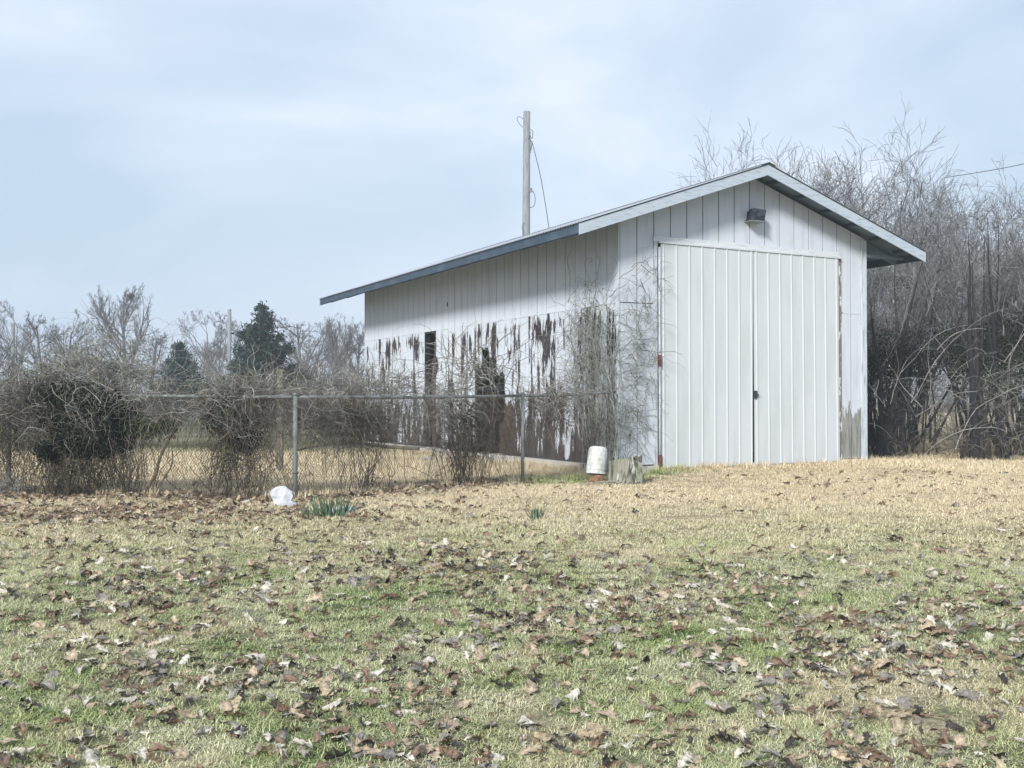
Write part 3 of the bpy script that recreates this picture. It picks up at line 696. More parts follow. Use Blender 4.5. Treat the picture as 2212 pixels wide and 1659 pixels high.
# A: the big mound at the left
A = Tangle()
A.strands(195, 905, 125, 85, 13.2, 1150, cols=VG + VB, r=.0036)
A.strands(60, 850, 100, 55, 13.3, 650, cols=VG + VB); A.strands(190, 815, 150, 40, 13.3, 600, ln=(.5, 1.4), up=.2, r=.004)
A.strands(330, 880, 60, 50, 13.1, 190); A.strands(40, 930, 70, 90, 13.3, 420, cols=VB)
A.strands(180, 1010, 110, 60, 13.15, 420, cols=VB, ln=(.3, .8)); A.strands(15, 1055, 60, 35, 13.2, 260, ln=(.15, .5), cols=VG)
A.stems(60, 310, 930, 13.2, 150); A.stems(135, 150, 900, 13.15, 12, r=.009); A.stems(270, 282, 900, 13.15, 8, r=.008); A.stems(300, 430, 930, 13.1, 12); A.stems(-20, 60, 960, 13.3, 30)
A.hang(90, 310, 900, 1000, 13.2, 330); A.hang(0, 90, 880, 960, 13.3, 70); A.hang(310, 420, 880, 960, 13.1, 18); A.leaves(145, 890, 58, 55, 13.2, 3800, thick=.16); A.leaves(245, 905, 62, 62, 13.15, 4200, thick=.16); A.leaves(195, 955, 95, 36, 13.1, 3000, thick=.14); A.leaves(150, 870, 85, 50, 13.2, 1800); A.leaves(110, 975, 25, 22, 13.1, 700); A.leaves(330, 925, 60, 25, 13.15, 700, cols=((.06, .08, .035), (.09, .10, .05)))
pl = arc([P(295, 1083, 13.0), P(330, 1035, 13.0), P(347, 985, 13.05), P(372, 935, 13.1), P(395, 890, 13.1)], 5)[None]
A.add(pl, np.linspace(.026, .012, pl.shape[1])[None], np.array([[.16, .13, .09]]), 6)
pl = arc([P(318, 1088, 13.0), P(350, 1040, 13.0), P(372, 1000, 13.0), P(370, 960, 13.05)], 5)[None]
A.add(pl, np.linspace(.014, .008, pl.shape[1])[None], np.array([[.17, .14, .10]]), 5)
A.strands(330, 850, 120, 24, 13.1, 150, up=.2); A.strands(250, 800, 130, 25, 13.3, 160, ln=(.6, 1.5), up=.3, wig=.3); q = P(190, 1080, 13.2); A.build('vine_mound', 'largest dark vine mound swallowing the left end of the fence', 'vines', (q[0], 13.2, -.17))
# B
B = Tangle()
B.strands(510, 885, 80, 70, 12.95, 900, cols=VG + VB); B.strands(520, 845, 85, 28, 12.9, 420, ln=(.4, 1.), up=.3); B.strands(430, 890, 40, 40, 13, 70)
B.strands(505, 985, 60, 45, 12.9, 260, cols=VB, ln=(.25, .7))
B.stems(455, 575, 940, 12.9, 85); B.stems(590, 640, 950, 12.8, 12); B.hang(455, 590, 880, 970, 12.9, 190); B.leaves(525, 940, 40, 34, 12.95, 2200, thick=.14); B.leaves(480, 905, 34, 32, 12.95, 1200, thick=.12); B.leaves(500, 885, 65, 50, 12.95, 900, cols=((.07, .08, .05), (.05, .06, .04)))
q = P(510, 1080, 12.9); B.build('vine_mound', 'rounded vine clump with dark core hanging on the fence between the two left posts', 'vines', (q[0], 12.9, -.17))
# C
Cc = Tangle()
Cc.strands(690, 890, 70, 50, 13.3, 380, cols=VG + VB); Cc.strands(770, 885, 80, 55, 13.8, 480, cols=VG + VB); Cc.strands(830, 835, 80, 35, 14, 380, ln=(.5, 1.2), up=.15)
Cc.strands(760, 930, 110, 45, 13.8, 330, cols=VB); Cc.stems(650, 850, 950, 13.5, 34); Cc.stems(775, 800, 930, 13.7, 22, r=.005); Cc.strands(790, 1050, 60, 20, 13.7, 60, ln=(.15, .4), cols=VB)
Cc.hang(660, 850, 880, 950, 13.7, 70); Cc.leaves(760, 905, 80, 40, 13.7, 900, cols=((.08, .09, .05), (.05, .065, .035), (.12, .11, .07)))
Cc.strands(640, 850, 120, 22, 12.9, 220, up=.1); Cc.strands(880, 900, 90, 60, 14.2, 220); Cc.strands(612, 900, 45, 60, 13.0, 170); q = P(770, 1070, 13.7); Cc.build('vine_mound', 'thin olive vine tangle on the fence just right of the middle post', 'vines', (q[0], 13.7, -.17))
# D
D_ = Tangle()
D_.strands(960, 870, 60, 50, 14.4, 330, cols=VG); D_.strands(1010, 910, 50, 55, 14.9, 170, cols=VG + VB); D_.strands(1030, 810, 80, 45, 14.8, 150, ln=(.7, 1.5), up=.3, wig=.18, r=.0045)
D_.strands(1010, 960, 55, 50, 14.6, 260, cols=VB); D_.stems(940, 1040, 900, 14.5, 34); D_.stems(985, 1012, 900, 14.5, 26, r=.006); D_.stems(870, 1120, 930, 14.5, 18)
D_.hang(940, 1110, 870, 950, 14.7, 120); D_.leaves(1000, 900, 40, 50, 14.8, 350, cols=((.05, .07, .035), (.08, .09, .05)))
D_.strands(1190, 860, 85, 30, 15.6, 230, r=.0045, wig=.25); D_.strands(1190, 900, 70, 60, 15.6, 60, r=.006, cols=VB)
q = P(1000, 1050, 14.5); D_.build('vine_mound', 'grey arching vine tangle on the fence in front of the broken barn boards', 'vines', (q[0], 14.5, -.17))
# E on the barn corner (climbs the wall: laid out in the barn's frame)
E = Tangle(); VC = [(.33, .35, .33), (.25, .27, .25), (.20, .20, .16)]
def wallstr(n, cy, cz, ry, rz_, ln, cols=VC, r=.0034, front=False):
    q = rng.normal(size=(n, 2)) * .55; S = np.stack([-.06 - .12 * rng.random(n), cy + q[:, 0] * ry, cz + q[:, 1] * rz_], -1); D = rng.normal(size=(n, 3)) * (.25, 1, 1); D[:, 2] += .35
    if front: S = S[:, [1, 0, 2]]; D = D[:, [1, 0, 2]]
    Pn = grow(S, D, rng.uniform(*ln, n), 9, .30, 0, .22)
    ax = 1 if front else 0
    lim = -.03; v = Pn[:, :, ax]; ins = (Pn[:, :, 0] > -.03) & (Pn[:, :, 1] > -.03)
    v[ins] = lim - .05 * rng.random(ins.sum()); Pn[:, :, ax] = np.maximum(v, -.45)
    Pn[:, :, 2] = np.clip(Pn[:, :, 2], -.12, 3.6)
    W = np.array(Bm.to_3x3()); Pn = Pn @ W.T + np.array(Bm.translation)
    rr = r * rng.uniform(.6, 1.5, n); E.add(Pn, taper(n, 9, rr * 1.3, rr * .5), palette(n, cols))
wallstr(140, .55, 1.9, .55, .75, (.4, 1.1)); wallstr(110, .35, 1.0, .55, .6, (.4, 1.)); wallstr(75, .1, .9, .16, 1.1, (.3, .9)); wallstr(110, .9, 2.2, .7, .5, (.5, 1.2)); wallstr(120, 1.0, 1.3, .6, .3, (.4, .9))
wallstr(100, .22, 1.5, .2, .8, (.3, .8), front=True); wallstr(60, .3, 2.3, .25, .7, (.3, .7), front=True); wallstr(60, .15, .6, .2, .4, (.3, .8), front=True); wallstr(14, .55, 1.9, .15, .8, (.3, .6), front=True)
S = np.stack([-.08 - .1 * rng.random(40), rng.uniform(-.15, .9, 40), np.full(40, -.12)], -1); Pn = grow(S, np.tile((0, 0, 1.), (40, 1)) + rng.normal(0, .12, (40, 3)), rng.uniform(1.2, 2.8, 40), 12, .07, .05); Pn[:, :, 0] = np.minimum(Pn[:, :, 0], -.04)
Pn = Pn @ np.array(Bm.to_3x3()).T + np.array(Bm.translation); E.add(Pn, taper(40, 12, .008, .004), palette(40, VC))
E.build('climbing_vine', 'bare grey vine climbing the front corner of the barn above the bucket', 'vine', tuple(bw(-.15, -.1, -.15)))

# ------------------------------------------------------------------ trees
def bare_tree(H, r0, lean=(0, 0), fork=.35, spread=.55, dens=1., cols=((.13, .12, .115), (.17, .16, .155)), twig=.0115, lens=(.55, .42, .40, .45), up=.06):
    """returns mesh of trunk and mesh of crown, base at origin, real recursive limbs"""
    K0 = 10; D = np.array([[lean[0], lean[1], 1.]]); T0 = grow(np.zeros((1, 3)), D, H * .78, K0, .035, .04)
    R0 = taper(1, K0, r0, r0 * .28); tv, tq = tubes(T0, R0, 9); c = palette(1, cols)
    parts = [(T0, R0, 7)]
    Pn, Rn = T0, R0; out_ = []
    for lv, per in enumerate((int(17 * dens), int(10 * dens), 7, 6)):
        t0 = (fork, .18, .15, .1)[lv]
        S, Dn, R, idx, f = spawn(Pn, Rn, per, t0, 1., *((spread * .6, spread * 1.25) if lv == 0 else (.35, .95)), up=(.05, .08, .04, .02)[lv])
        base = H * lens[0] if lv == 0 else None
        plen = np.linalg.norm(Pn[:, -1] - Pn[:, 0], axis=1)[idx]
        ln = (H * lens[0] * (1.25 - .85 * f)) if lv == 0 else plen * lens[min(lv, 3)] * (1.25 - .6 * f)
        ln = ln * rng.uniform(.7, 1.2, len(ln)); K = (8, 6, 5, 4)[lv]
        Pn2 = grow(S, Dn, ln, K, (.06, .08, .11, .12)[lv], up)
        R1 = np.maximum(R * (.62, .6, .6, .6)[lv], twig * (1.3, 1., .8, .6)[lv]); Rn2 = taper(len(S), K, R1, np.maximum(R1 * .35, twig * .5))
        out_.append((Pn2, Rn2, (5, 4, 3, 3)[lv])); Pn, Rn = Pn2, Rn2
    V = []; Q = []; n0 = 0; cc = []
    for Pn_, Rn_, sd_ in out_:
        v, q = tubes(Pn_, Rn_, sd_); V.append(v); Q.append(q + n0); n0 += len(v); cc.append(np.repeat(palette(len(Pn_), cols), Pn_.shape[1] * sd_, axis=0))
    return (mesh('trunk', tv, tq, True, np.repeat(c, len(tv), axis=0)), mesh('crown', np.vstack(V), np.vstack(Q), False, np.vstack(cc)))

variants = [bare_tree(10, .24, (.05, 0), .25, .95, .8, up=.03), bare_tree(10, .20, (-.06, 0), .2, 1.15, .8, up=.01), bare_tree(10, .16, (.03, .02), .3, .75, .7, up=.04), bare_tree(10, .27, (0, 0), .22, .78, .9, up=.04)]
def put_tree(v, px, ytop, Y, label, rz=0, group='bare trees beyond the field', sx=1.):
    b = P(px, 866, Y); z0 = float(gz(b[0], Y)) - .1; h = P(px, ytop, Y)[2] - z0
    zm = 10.0
    t_ = thing('bare_tree', label, 'tree', (b[0], Y, z0), rz, group); s = h / (max(vv.co.z for vv in variants[v][1].vertices)) if v not in tops else h / tops[v]
    t_.scale = (s * sx, s * sx, s)
    obj('trunk', variants[v][0], M['bark'], t_); obj('crown', variants[v][1], M['bark'], t_)
tops = {}
for i, (a1_, b1_) in enumerate(variants):
    co = np.empty(len(b1_.vertices) * 3, np.float32); b1_.vertices.foreach_get('co', co); tops[i] = float(co.reshape(-1, 3)[:, 2].max())
for v, px, yt, Y, rz, sx, lab in [
    (3, 270, 608, 88, .4, .8, 'tallest bare tree with a fan shaped crown and a bird nest'),
    (2, 35, 645, 80, 1.0, .7, 'slim bare tree with a high narrow crown at the far left edge'),
    (1, 95, 672, 66, 2.1, 1., 'spreading bare tree with crooked dark limbs behind the big vine mound'),
    (0, 150, 668, 80, 3.0, .9, 'bare round crowned tree between the crooked tree and the tallest tree'),
    (0, 205, 706, 72, 4.0, 1., 'lower bushy bare tree just left of the tallest tree trunk'),
    (1, 320, 705, 78, 5.0, 1., 'wide low bare tree between the tallest tree and the small cedar'),
    (2, 447, 664, 84, .2, .95, 'forked bare tree with thin upright limbs right of the small cedar'),
    (2, 475, 672, 100, 2.2, .9, 'pale bare tree close behind the far pole'),
    (0, 530, 680, 105, 1.2, 1., 'pale bare tree top showing left of the large cedar'),
    (1, 670, 668, 74, .9, 1.05, 'bare tree with long crossing limbs right of the large cedar'),
    (3, 725, 678, 80, 2.9, .8, 'bare tree with dense twigs midway between large cedar and barn'),
    (0, 775, 672, 72, 4.4, .9, 'bare tree partly hidden by the far corner of the barn'),
    (1, 640, 712, 92, 5.2, 1., 'low bare tree directly behind the large cedar right side'),
    (2, 365, 728, 110, 5.9, 1.1, 'small hazy bare tree behind the small cedar'),
    (0, -25, 690, 60, 1.9, 1., 'bare tree cut by the left edge of the picture')]:
    put_tree(v, px, yt, Y, lab, rz, sx=sx)
nc = P(283, 641, 88); nn = rng.normal(size=(260, 3)); S = nc + unit(nn) * .16 * rng.random((260, 1)) ** .3
ne = Tangle(); ne.add(grow(S, rng.normal(size=(260, 3)), .3, 4, .3), np.full((260, 4), .012), palette(260, VB)); ne.build('bird_nest', 'small dark twig nest high in the tallest bare tree', 'nest', tuple(nc), stemname='twigs')

def cedar(H, Rb, seed, n=9000, cols=((.020, .050, .050), (.028, .065, .060), (.045, .085, .075)), ragged=.3):
    """evergreen: trunk + drooping sprays around many limbs"""
    r_ = np.random.default_rng(seed); nl = 120; zf = r_.random(nl) ** .8; z = H * (.06 + .90 * zf)
    Rz = Rb * (1 - zf) ** .85 * r_.uniform(1 - ragged, 1.12, nl) + .08; th = r_.random(nl) * 2 * np.pi
    D = np.stack([np.cos(th), np.sin(th), .35 + .5 * zf], -1); S = np.stack([0 * z, 0 * z, z - .25 * Rz], -1)
    Ln = grow(S, D, Rz * 1.05, 6, .06, .03); V = []; 
    idx = r_.choice(nl, n, p=Rz / Rz.sum()); f = r_.random(n) ** .55 * 4.999; k = f.astype(int); u = (f - k)[:, None]
    C0 = Ln[idx, k] * (1 - u) + Ln[idx, k + 1] * u + r_.normal(0, .10, (n, 3)) * (Rb / 2.2) * (1, 1, .8)
    a_ = unit(D[idx] * .6 + r_.normal(size=(n, 3)) * .7); b_ = unit(np.cross(a_, r_.normal(size=(n, 3)))); sz = .10 * (Rb / 2.2) * r_.uniform(.5, 1.5, (n, 1))
    V = np.stack([C0 - a_ * sz * .4, C0 + b_ * sz * .3, C0 + a_ * sz, C0 - b_ * sz * .3], 1).reshape(-1, 3)
    tv, tq = tubes(np.array([[(0, 0, 0), (0, 0, H * .5), (0, 0, H)]]), np.array([[.14, .09, .02]]), 7); lv, lq = tubes(Ln, taper(nl, 6, .02, .006), 3)
    tr = mesh('trunk', np.vstack([tv, lv]), np.vstack([tq, lq + len(tv)]), False, np.tile((.10, .08, .07), (len(tv) + len(lv), 1)))
    return tr, mesh('crown', V, np.arange(len(V)).reshape(-1, 4), False, np.repeat(palette(n, cols), 4, axis=0))
def put_cedar(px, yt, yb, wpx, Y, label, seed, **k):
    b = P(px, 866, Y); z0 = float(gz(b[0], Y)); H = P(px, yt, Y)[2] - z0; t_ = thing('cedar_tree', label, 'tree', (b[0], Y, z0), 0)
    tr, cr_ = cedar(H, wpx / F * Y / 2 * 1.5, seed, **k); obj('trunk', tr, M['bark'], t_); obj('crown', cr_, M['leafdark'], t_)
put_cedar(388, 735, 838, 112, 48, 'small pointed blue green cedar beyond the fence', 4, n=14000)
put_cedar(566, 652, 845, 165, 46, 'large ragged dark cedar between the far pole and the barn', 8, n=22000, cols=((.022, .042, .040), (.035, .058, .050), (.055, .08, .066)), ragged=.45)

# far scrub under the trees: nobody could count its stems
sc_ = Tangle()
def scrub(x0, x1, Y, n, h, cols, r=.02):
    px = rng.uniform(x0, x1, n); S = np.array([P(x, 866, Y + rng.uniform(-3, 6)) for x in px]); S[:, 2] = gz(S[:, 0], S[:, 1]) - .1
    D = rng.normal(0, .3, (n, 3)); D[:, 2] = 1; Pn = grow(S, D, h * rng.uniform(.5, 1.2, n), 6, .14, .02); sc_.add(Pn, taper(n, 6, r * 1.2, r * .6), palette(n, cols))
    S2, D2, R2, ix, f = spawn(Pn, taper(n, 6, r, r), 4, .15, 1, .3, .9); P2 = grow(S2, D2, h * .35 * rng.uniform(.5, 1.3, len(S2)), 4, .2, .02); sc_.add(P2, taper(len(S2), 4, r * .7, r * .4), palette(len(S2), cols))
BC = [(.13, .12, .11), (.17, .16, .15), (.11, .085, .075)]
scrub(-60, 800, 66, 650, 3.0, BC); scrub(-60, 420, 50, 260, 1.9, BC, .012); scrub(600, 800, 52, 420, 3.0, BC, .014); scrub(380, 620, 95, 300, 4.6, BC, .025); scrub(1850, 2300, 90, 500, 4.0, BC, .025)
V = np.vstack(sc_.V); o = obj('distant_scrub', mesh('distant_scrub', V, np.vstack(sc_.Q), False, np.vstack(sc_.c)), M['bark']); o['kind'] = 'stuff'; tag(o, 'hazy grey leafless scrub along the far edge of the field', 'scrub')

# ------------------------------------------------------------------ thicket at the right of the barn
def shrub(H, nst, seed, lean=.25, leafn=4200, dens=.8):
    st = grow(rng.normal(0, .28, (nst, 3)) * (1, 1, 0), np.c_[rng.normal(0, lean, (nst, 2)), np.ones(nst)], H * rng.uniform(.75, 1.12, nst), 12, .07, .03)
    R = taper(nst, 12, rng.uniform(.018, .05, nst), .008); o_ = [(st, R, 5)]; Pn, Rn = st, R
    for lv, per in enumerate((int(13 * dens), 6, 4)):
        S, Dn, Rr, ix, f = spawn(Pn, Rn, per, (.36, .15, .1)[lv], 1, .25, .85, up=.15); n = len(S)
        ln = (H * .24, H * .13, H * .08)[lv] * rng.uniform(.5, 1.35, n); K = (8, 6, 5)[lv]
        P2 = grow(S, Dn, ln, K, (.10, .16, .2)[lv], .03, (.02, .09, .14)[lv]); R1 = np.clip(Rr * .6, .0042, .02)
        R2 = taper(n, K, R1, .003); o_.append((P2, R2, 3)); Pn, Rn = P2, R2
    V = []; Q = []; n0 = 0; cc = []
    SC = [(.17, .17, .17), (.30, .31, .32), (.10, .095, .09)]; DC = [(.03, .03, .034), (.05, .046, .044)]
    for i, (p, r, s_) in enumerate(o_):
        v, q = tubes(p, r, s_); V.append(v); Q.append(q + n0); n0 += len(v); cc.append(np.repeat(palette(len(p), DC if i == 0 else SC), p.shape[1] * s_, axis=0))
    ms = mesh('branches', np.vstack(V), np.vstack(Q), False, np.vstack(cc))
    T = Tangle(); pp_ = o_[3][0]; sel = pp_.reshape(-1, 3); sel = sel[(sel[:, 2] < H * .66) & (sel[:, 2] > 1.3)]
    sel = sel[rng.integers(0, len(sel), leafn)] + rng.normal(0, .05, (leafn, 3)); T.leafpts(sel, .042, ((.012, .02, .016), (.02, .032, .02), (.035, .045, .028), (.05, .04, .03)))
    V = np.vstack(T.lV); ml = mesh('leaves', V, np.arange(len(V)).reshape(-1, 4), False, np.vstack(T.lc))
    zt_ = float(np.percentile(np.vstack(V if False else [o_[3][0].reshape(-1, 3)])[:, 2], 99.75)); return ms, ml, zt_
shr = [shrub(5.6, 12, 1), shrub(5.6, 14, 2, .32), shrub(5.6, 11, 3, .2)]
def put_shrub(v, px, Y, yt, rz, label, kind='thicket_shrub', leaf=True):
    b = P(px, 866, Y); g_ = float(gz(b[0], Y)) - .05; t_ = thing(kind, label, 'shrub', (b[0], Y, g_), rz, 'leafless shrubs of the thicket beside the barn'); s = (P(px, yt, Y)[2] - g_) / shr[v][2]; t_.scale = (s, s, s)
    obj('branches', shr[v][0], M['vine'], t_)
    if leaf: obj('leaves', shr[v][1], M['leafdark'], t_)
for v, px, Y, H, rz, lab, lf in [
    (0, 1908, 24.0, 430, .3, 'tall upright shrub pressed against the right side of the barn', 1),
    (1, 1965, 23.2, 450, 1.9, 'dense dark shrub left of the pale gap in the thicket', 1),
    (2, 2105, 22.6, 440, 2.8, 'thick stemmed shrub right of the pale gap in the thicket', 1),
    (0, 2200, 22.0, 400, 3.9, 'drooping shrub at the right edge with long pale outer shoots', 1),
    (1, 1870, 28.0, 340, 5.0, 'tall pale shrub behind the barn roof edge', 0),
    (2, 1800, 31.0, 285, .9, 'twiggy shrub rising above the right roof slope', 0),
    (0, 1950, 29.0, 330, 2.3, 'pale tall shrub behind the dense dark shrub', 0),
    (1, 2140, 27.5, 400, 5.6, 'grey shrub behind the thick stemmed shrub', 0),
    (2, 2215, 26.0, 345, .1, 'tangled shrub behind the right edge of the thicket', 0),
    (0, 2300, 21.5, 380, 1.2, 'shrub mostly beyond the right edge of the photo', 1),
    (2, 1650, 33.0, 290, 3.3, 'sparse sapling top showing above the roof ridge', 0),
    (2, 1890, 22.4, 560, 4.9, 'low dark shrub at the rear right corner trim of the barn', 1)]:
    put_shrub(v, px, Y, H, rz, lab, leaf=bool(lf))
# heavy trunks, long arching shoots and weedy tangle in front of the thicket
tk = Tangle()
S = np.array([(*P(x, 900, Y)[:2], -.25) for x, Y in ((1900, 21.6), (1912, 21.7), (1925, 21.8), (1945, 22), (2080, 21), (2105, 20.8), (2118, 20.9), (2135, 21), (2160, 21.2), (2175, 21))])
Pn = grow(S, np.tile((0, 0, 1.), (len(S), 1)) + rng.normal(0, .12, (len(S), 3)), rng.uniform(3., 5., len(S)), 12, .05, .03); tk.add(Pn, taper(len(S), 12, rng.uniform(.05, .1, len(S)), .006), palette(len(S), [(.025, .024, .028), (.045, .04, .04)]), 8)
n = 46; S = np.array([(*P(x, 900, 20.4 + rng.uniform(-.5, 1))[:2], rng.uniform(.0, 2.2)) for x in rng.uniform(1890, 2260, n)]); D = rng.normal(0, .7, (n, 3)); D[:, 2] = rng.uniform(.1, 1, n); D[:, 1] -= .2
tk.add(grow(S, D, rng.uniform(1., 2.6, n), 12, .09, 0, .16), taper(n, 12, .009, .004), palette(n, [(.30, .29, .27), (.2, .2, .18)]), 4)
tk.strands(2080, 965, 190, 30, 20.8, 380, ln=(.3, .9), cols=VB + [(.3, .27, .2)], thick=.5, r=.004); tk.strands(2160, 860, 100, 120, 20.8, 260, ln=(.6, 1.5), cols=[(.10, .09, .08), (.22, .22, .2)], thick=.5, r=.005)
tk.strands(1960, 870, 90, 110, 21.6, 220, ln=(.6, 1.4), cols=[(.05, .05, .05), (.12, .11, .1)], thick=.5, r=.006)
tk.leaves(2150, 790, 110, 85, 21.4, 2600, size=.035, thick=.5, cols=((.02, .03, .02), (.04, .05, .03))); tk.leaves(1940, 800, 75, 90, 22, 1500, size=.035, thick=.5, cols=((.015, .022, .022), (.03, .04, .03)))
q = P(2060, 980, 21); tk.build('bramble', 'dark bramble of heavy stems and pale arching shoots fronting the thicket', 'bramble', (q[0], 21, -.17))
# pale litter of grass heads: a far hedge line seen through the gap
wb = Tangle(); n = 700
S = np.array([(*P(x, 900, 34 + rng.uniform(-2, 3))[:2], -.2) for x in rng.uniform(1860, 2300, n)]); wb.add(grow(S, np.tile((0, 0, 1.), (n, 1)) + rng.normal(0, .4, (n, 3)), rng.uniform(.5, 1.8, n), 6, .2), taper(n, 6, .007, .004), palette(n, [(.34, .29, .2), (.2, .17, .12)]))
q = P(2060, 980, 34); wb.build('weed_bank', 'bank of dry tan weeds seen through the gap in the thicket', 'weeds', (q[0], 34, -.17))

# ------------------------------------------------------------------ bucket, stump, sticks, clay piece
q = P(1288, 1040, 15.35); bz = float(gz(q[0], q[1]))
bk = thing('bucket', 'upturned dirty white bucket wrapped in loose wire beside the barn corner', 'bucket', (q[0], q[1], bz + .13), 0); bk.rotation_euler = (rad(-9), rad(5), 0)
prof = [(.150, .0), (.153, .012), (.150, .03), (.147, .05), (.151, .06), (.151, .07), (.148, .08), (.143, .20), (.137, .33), (.130, .365), (.115, .388), (.09, .396), (.05, .40), (.0, .401)]
n = 28; V = np.array([(r * math.cos(t_), r * math.sin(t_), z) for r, z in prof for t_ in np.arange(n) * 2 * np.pi / n]); ki = np.arange(len(prof) - 1)[:, None] * n; i = np.arange(n)[None]; j = (i + 1) % n
obj('bucket_body', mesh('bucket_body', V, np.stack([ki + i, ki + j, ki + n + j, ki + n + i], -1).reshape(-1, 4), True), M['bucket'], bk)
hd = MB(); hd.tube(arc([(-.155, 0, .07), (-.14, -.12, -.02), (0, -.19, -.06), (.14, -.12, -.02), (.155, 0, .07)], 6), .003, 5); hd.build('handle', M['wire'], bk, True)
wn_ = Tangle()   # chicken wire over the bucket
for k in range(8):
    a0 = k * math.pi / 8; pts = []
    for s in np.linspace(-1, 1, 19):
        if abs(s) < .38: r, z = abs(s) / .38 * .135, .393
        else: r = .137 + .025 * (abs(s) - .38) / .62; z = .39 - (abs(s) - .38) / .62 * .38
        aa = a0 + (.12 * math.sin(s * 22 + k)); sg = 1 if s >= 0 else -1; pts.append((sg * r * math.cos(aa), sg * r * math.sin(aa), z))
    wn_.add(np.array([pts]), np.full((1, 19), .0009), np.array([[.16, .15, .13]]))
for zz in (.06, .13, .20, .27, .34):
    aa = np.linspace(0, 2 * np.pi, 33); pts = np.stack([.152 * np.cos(aa), .152 * np.sin(aa), zz + .018 * np.sin(aa * 8)], -1)[None]; wn_.add(pts, np.full((1, 33), .0009), np.array([[.16, .15, .13]]))
obj('wire_netting', mesh('wire_netting', np.vstack(wn_.V), np.vstack(wn_.Q), False, np.vstack(wn_.c)), M['vine'], bk)
# clay
cv_ = []; nn_ = 16; RR = [(.0, -.05), (.11, -.03), (.13, .04), (.11, .09), (.07, .12), (.0, .13)]
V = np.array([(r * math.cos(t_) * random.uniform(.8, 1.2), r * .8 * math.sin(t_) * random.uniform(.8, 1.2), z + random.uniform(-.015, .015)) for r, z in RR for t_ in np.arange(nn_) * 2 * np.pi / nn_]); ki = np.arange(len(RR) - 1)[:, None] * nn_; i = np.arange(nn_)[None]; j = (i + 1) % nn_
tag(obj('clay_chunk', mesh('clay_chunk', V, np.stack([ki + i, ki + j, ki + nn_ + j, ki + nn_ + i], -1).reshape(-1, 4)), M['clay'], None, (q[0] - .0, q[1] - .10, bz)), 'broken orange clay lump under the upturned bucket', 'clay lump')
# stump
q2 = P(1352, 1040, 15.15); sz0 = float(gz(q2[0], q2[1]))
stp = thing('tree_stump', 'weathered grey tree stump with slanted cut top beside the bucket', 'stump', (q2[0], q2[1], sz0), .2)
n = 48; lob = [1 + .10 * math.sin(3 * t_ + .5) + .06 * math.sin(7 * t_) + random.uniform(-.07, .07) for t_ in np.arange(n) * 2 * np.pi / n]
lv = [(-.1, 1.3), (.0, 1.22), (.07, 1.08), (.18, 1.0), (.28, .97), (.36, .98)]
V = []
for li, (z, k_) in enumerate(lv):
    for i_, t_ in enumerate(np.arange(n) * 2 * np.pi / n):
        r = .215 * k_ * lob[i_] * (1 + random.uniform(-.02, .02)); x, y = r * 1.05 * math.cos(t_), r * math.sin(t_); V.append((x, y, z + (x * .16 - y * .12) * z / .36 + (random.uniform(-.016, .016) if z > .3 else 0)))
V.append((0, 0, .35)); V = np.array(V); ki = np.arange(len(lv) - 1)[:, None] * n; i = np.arange(n)[None]; j = (i + 1) % n
obj('bark', mesh('bark', V[:-1], np.stack([ki + i, ki + j, ki + n + j, ki + n + i], -1).reshape(-1, 4), True), M['stump'], stp)
top = V[(len(lv) - 1) * n:-1].copy(); Vt = np.vstack([top * (.97, .97, 1) - (0, 0, .004), [[0, 0, .345]]]); obj('cut_face', mesh('cut_face', Vt, np.array([(a__, (a__ + 1) % n, n) for a__ in range(n)])), M['stumptop'], stp)
# slab of bark leaning on it
MB().add([(-.05, -.31, -.02), (.17, -.30, -.02), (.16, -.25, .30), (.02, -.22, .36), (-.05, -.27, -.02), (.17, -.26, -.02), (.16, -.22, .30), (.02, -.19, .36)], [(0, 1, 2, 3), (7, 6, 5, 4), (1, 5, 6, 2), (0, 3, 7, 4), (3, 2, 6, 7), (0, 4, 5, 1)]).build('loose_bark', M['stump'], stp)
# sticks
for (x0, y0, x1, y1, r) in ((1252, 1052, 1342, 1030, .011), (1258, 1060, 1350, 1033, .010), (1265, 1048, 1325, 1034, .008), (1240, 1060, 1330, 1040, .008), (1245, 1040, 1268, 1020, .006), (1300, 1048, 1365, 1036, .009), (1250, 1066, 1300, 1054, .008)):
    A_ = P(x0, y0, 14.75); B2 = P(x1, y1, 15.0); A_[2] = gz(A_[0], A_[1]) + .02; B2[2] = gz(B2[0], B2[1]) + .05
    pts = arc([A_, (A_ + B2) / 2 + rng.normal(0, .015, 3), B2], 5)
    tag(MB().tube(pts, np.linspace(r, r * .6, len(pts)), 6).build('stick', M['stick'], None, True), 'pale dead stick in the pile on the grass before the stump', 'stick', 'dead sticks piled before the stump')

# white plastic scraps
def crumple(name, label, px, py, Y, sx, sy, sz, seed, cat='plastic scrap'):
    r_ = np.random.default_rng(seed); q = P(px, py, Y); g_ = float(gz(q[0], Y)); n, m_ = 18, 10; V = []
    for a_i in range(m_ + 1):
        ph = a_i / m_ * math.pi / 2
        for b_i in range(n):
            t_ = b_i * 2 * math.pi / n; k_ = 1 + .20 * math.sin(3 * t_ + seed) * math.cos(ph) + .12 * math.sin(5 * t_ + 2 * ph * 3 + seed) + r_.normal(0, .05)
            V.append((sx * math.cos(t_) * math.cos(ph) ** .5 * k_, sy * math.sin(t_) * math.cos(ph) ** .5 * k_, sz * math.sin(ph) * (1 + .12 * math.sin(2 * t_ + seed)) - .01))
    ki = np.arange(m_)[:, None] * n; i = np.arange(n)[None]; j = (i + 1) % n
    return tag(obj(name, mesh(name, V, np.stack([ki + i, ki + j, ki + n + j, ki + n + i], -1).reshape(-1, 4)), M['plastic'], None, (q[0], Y, g_)), label, cat)
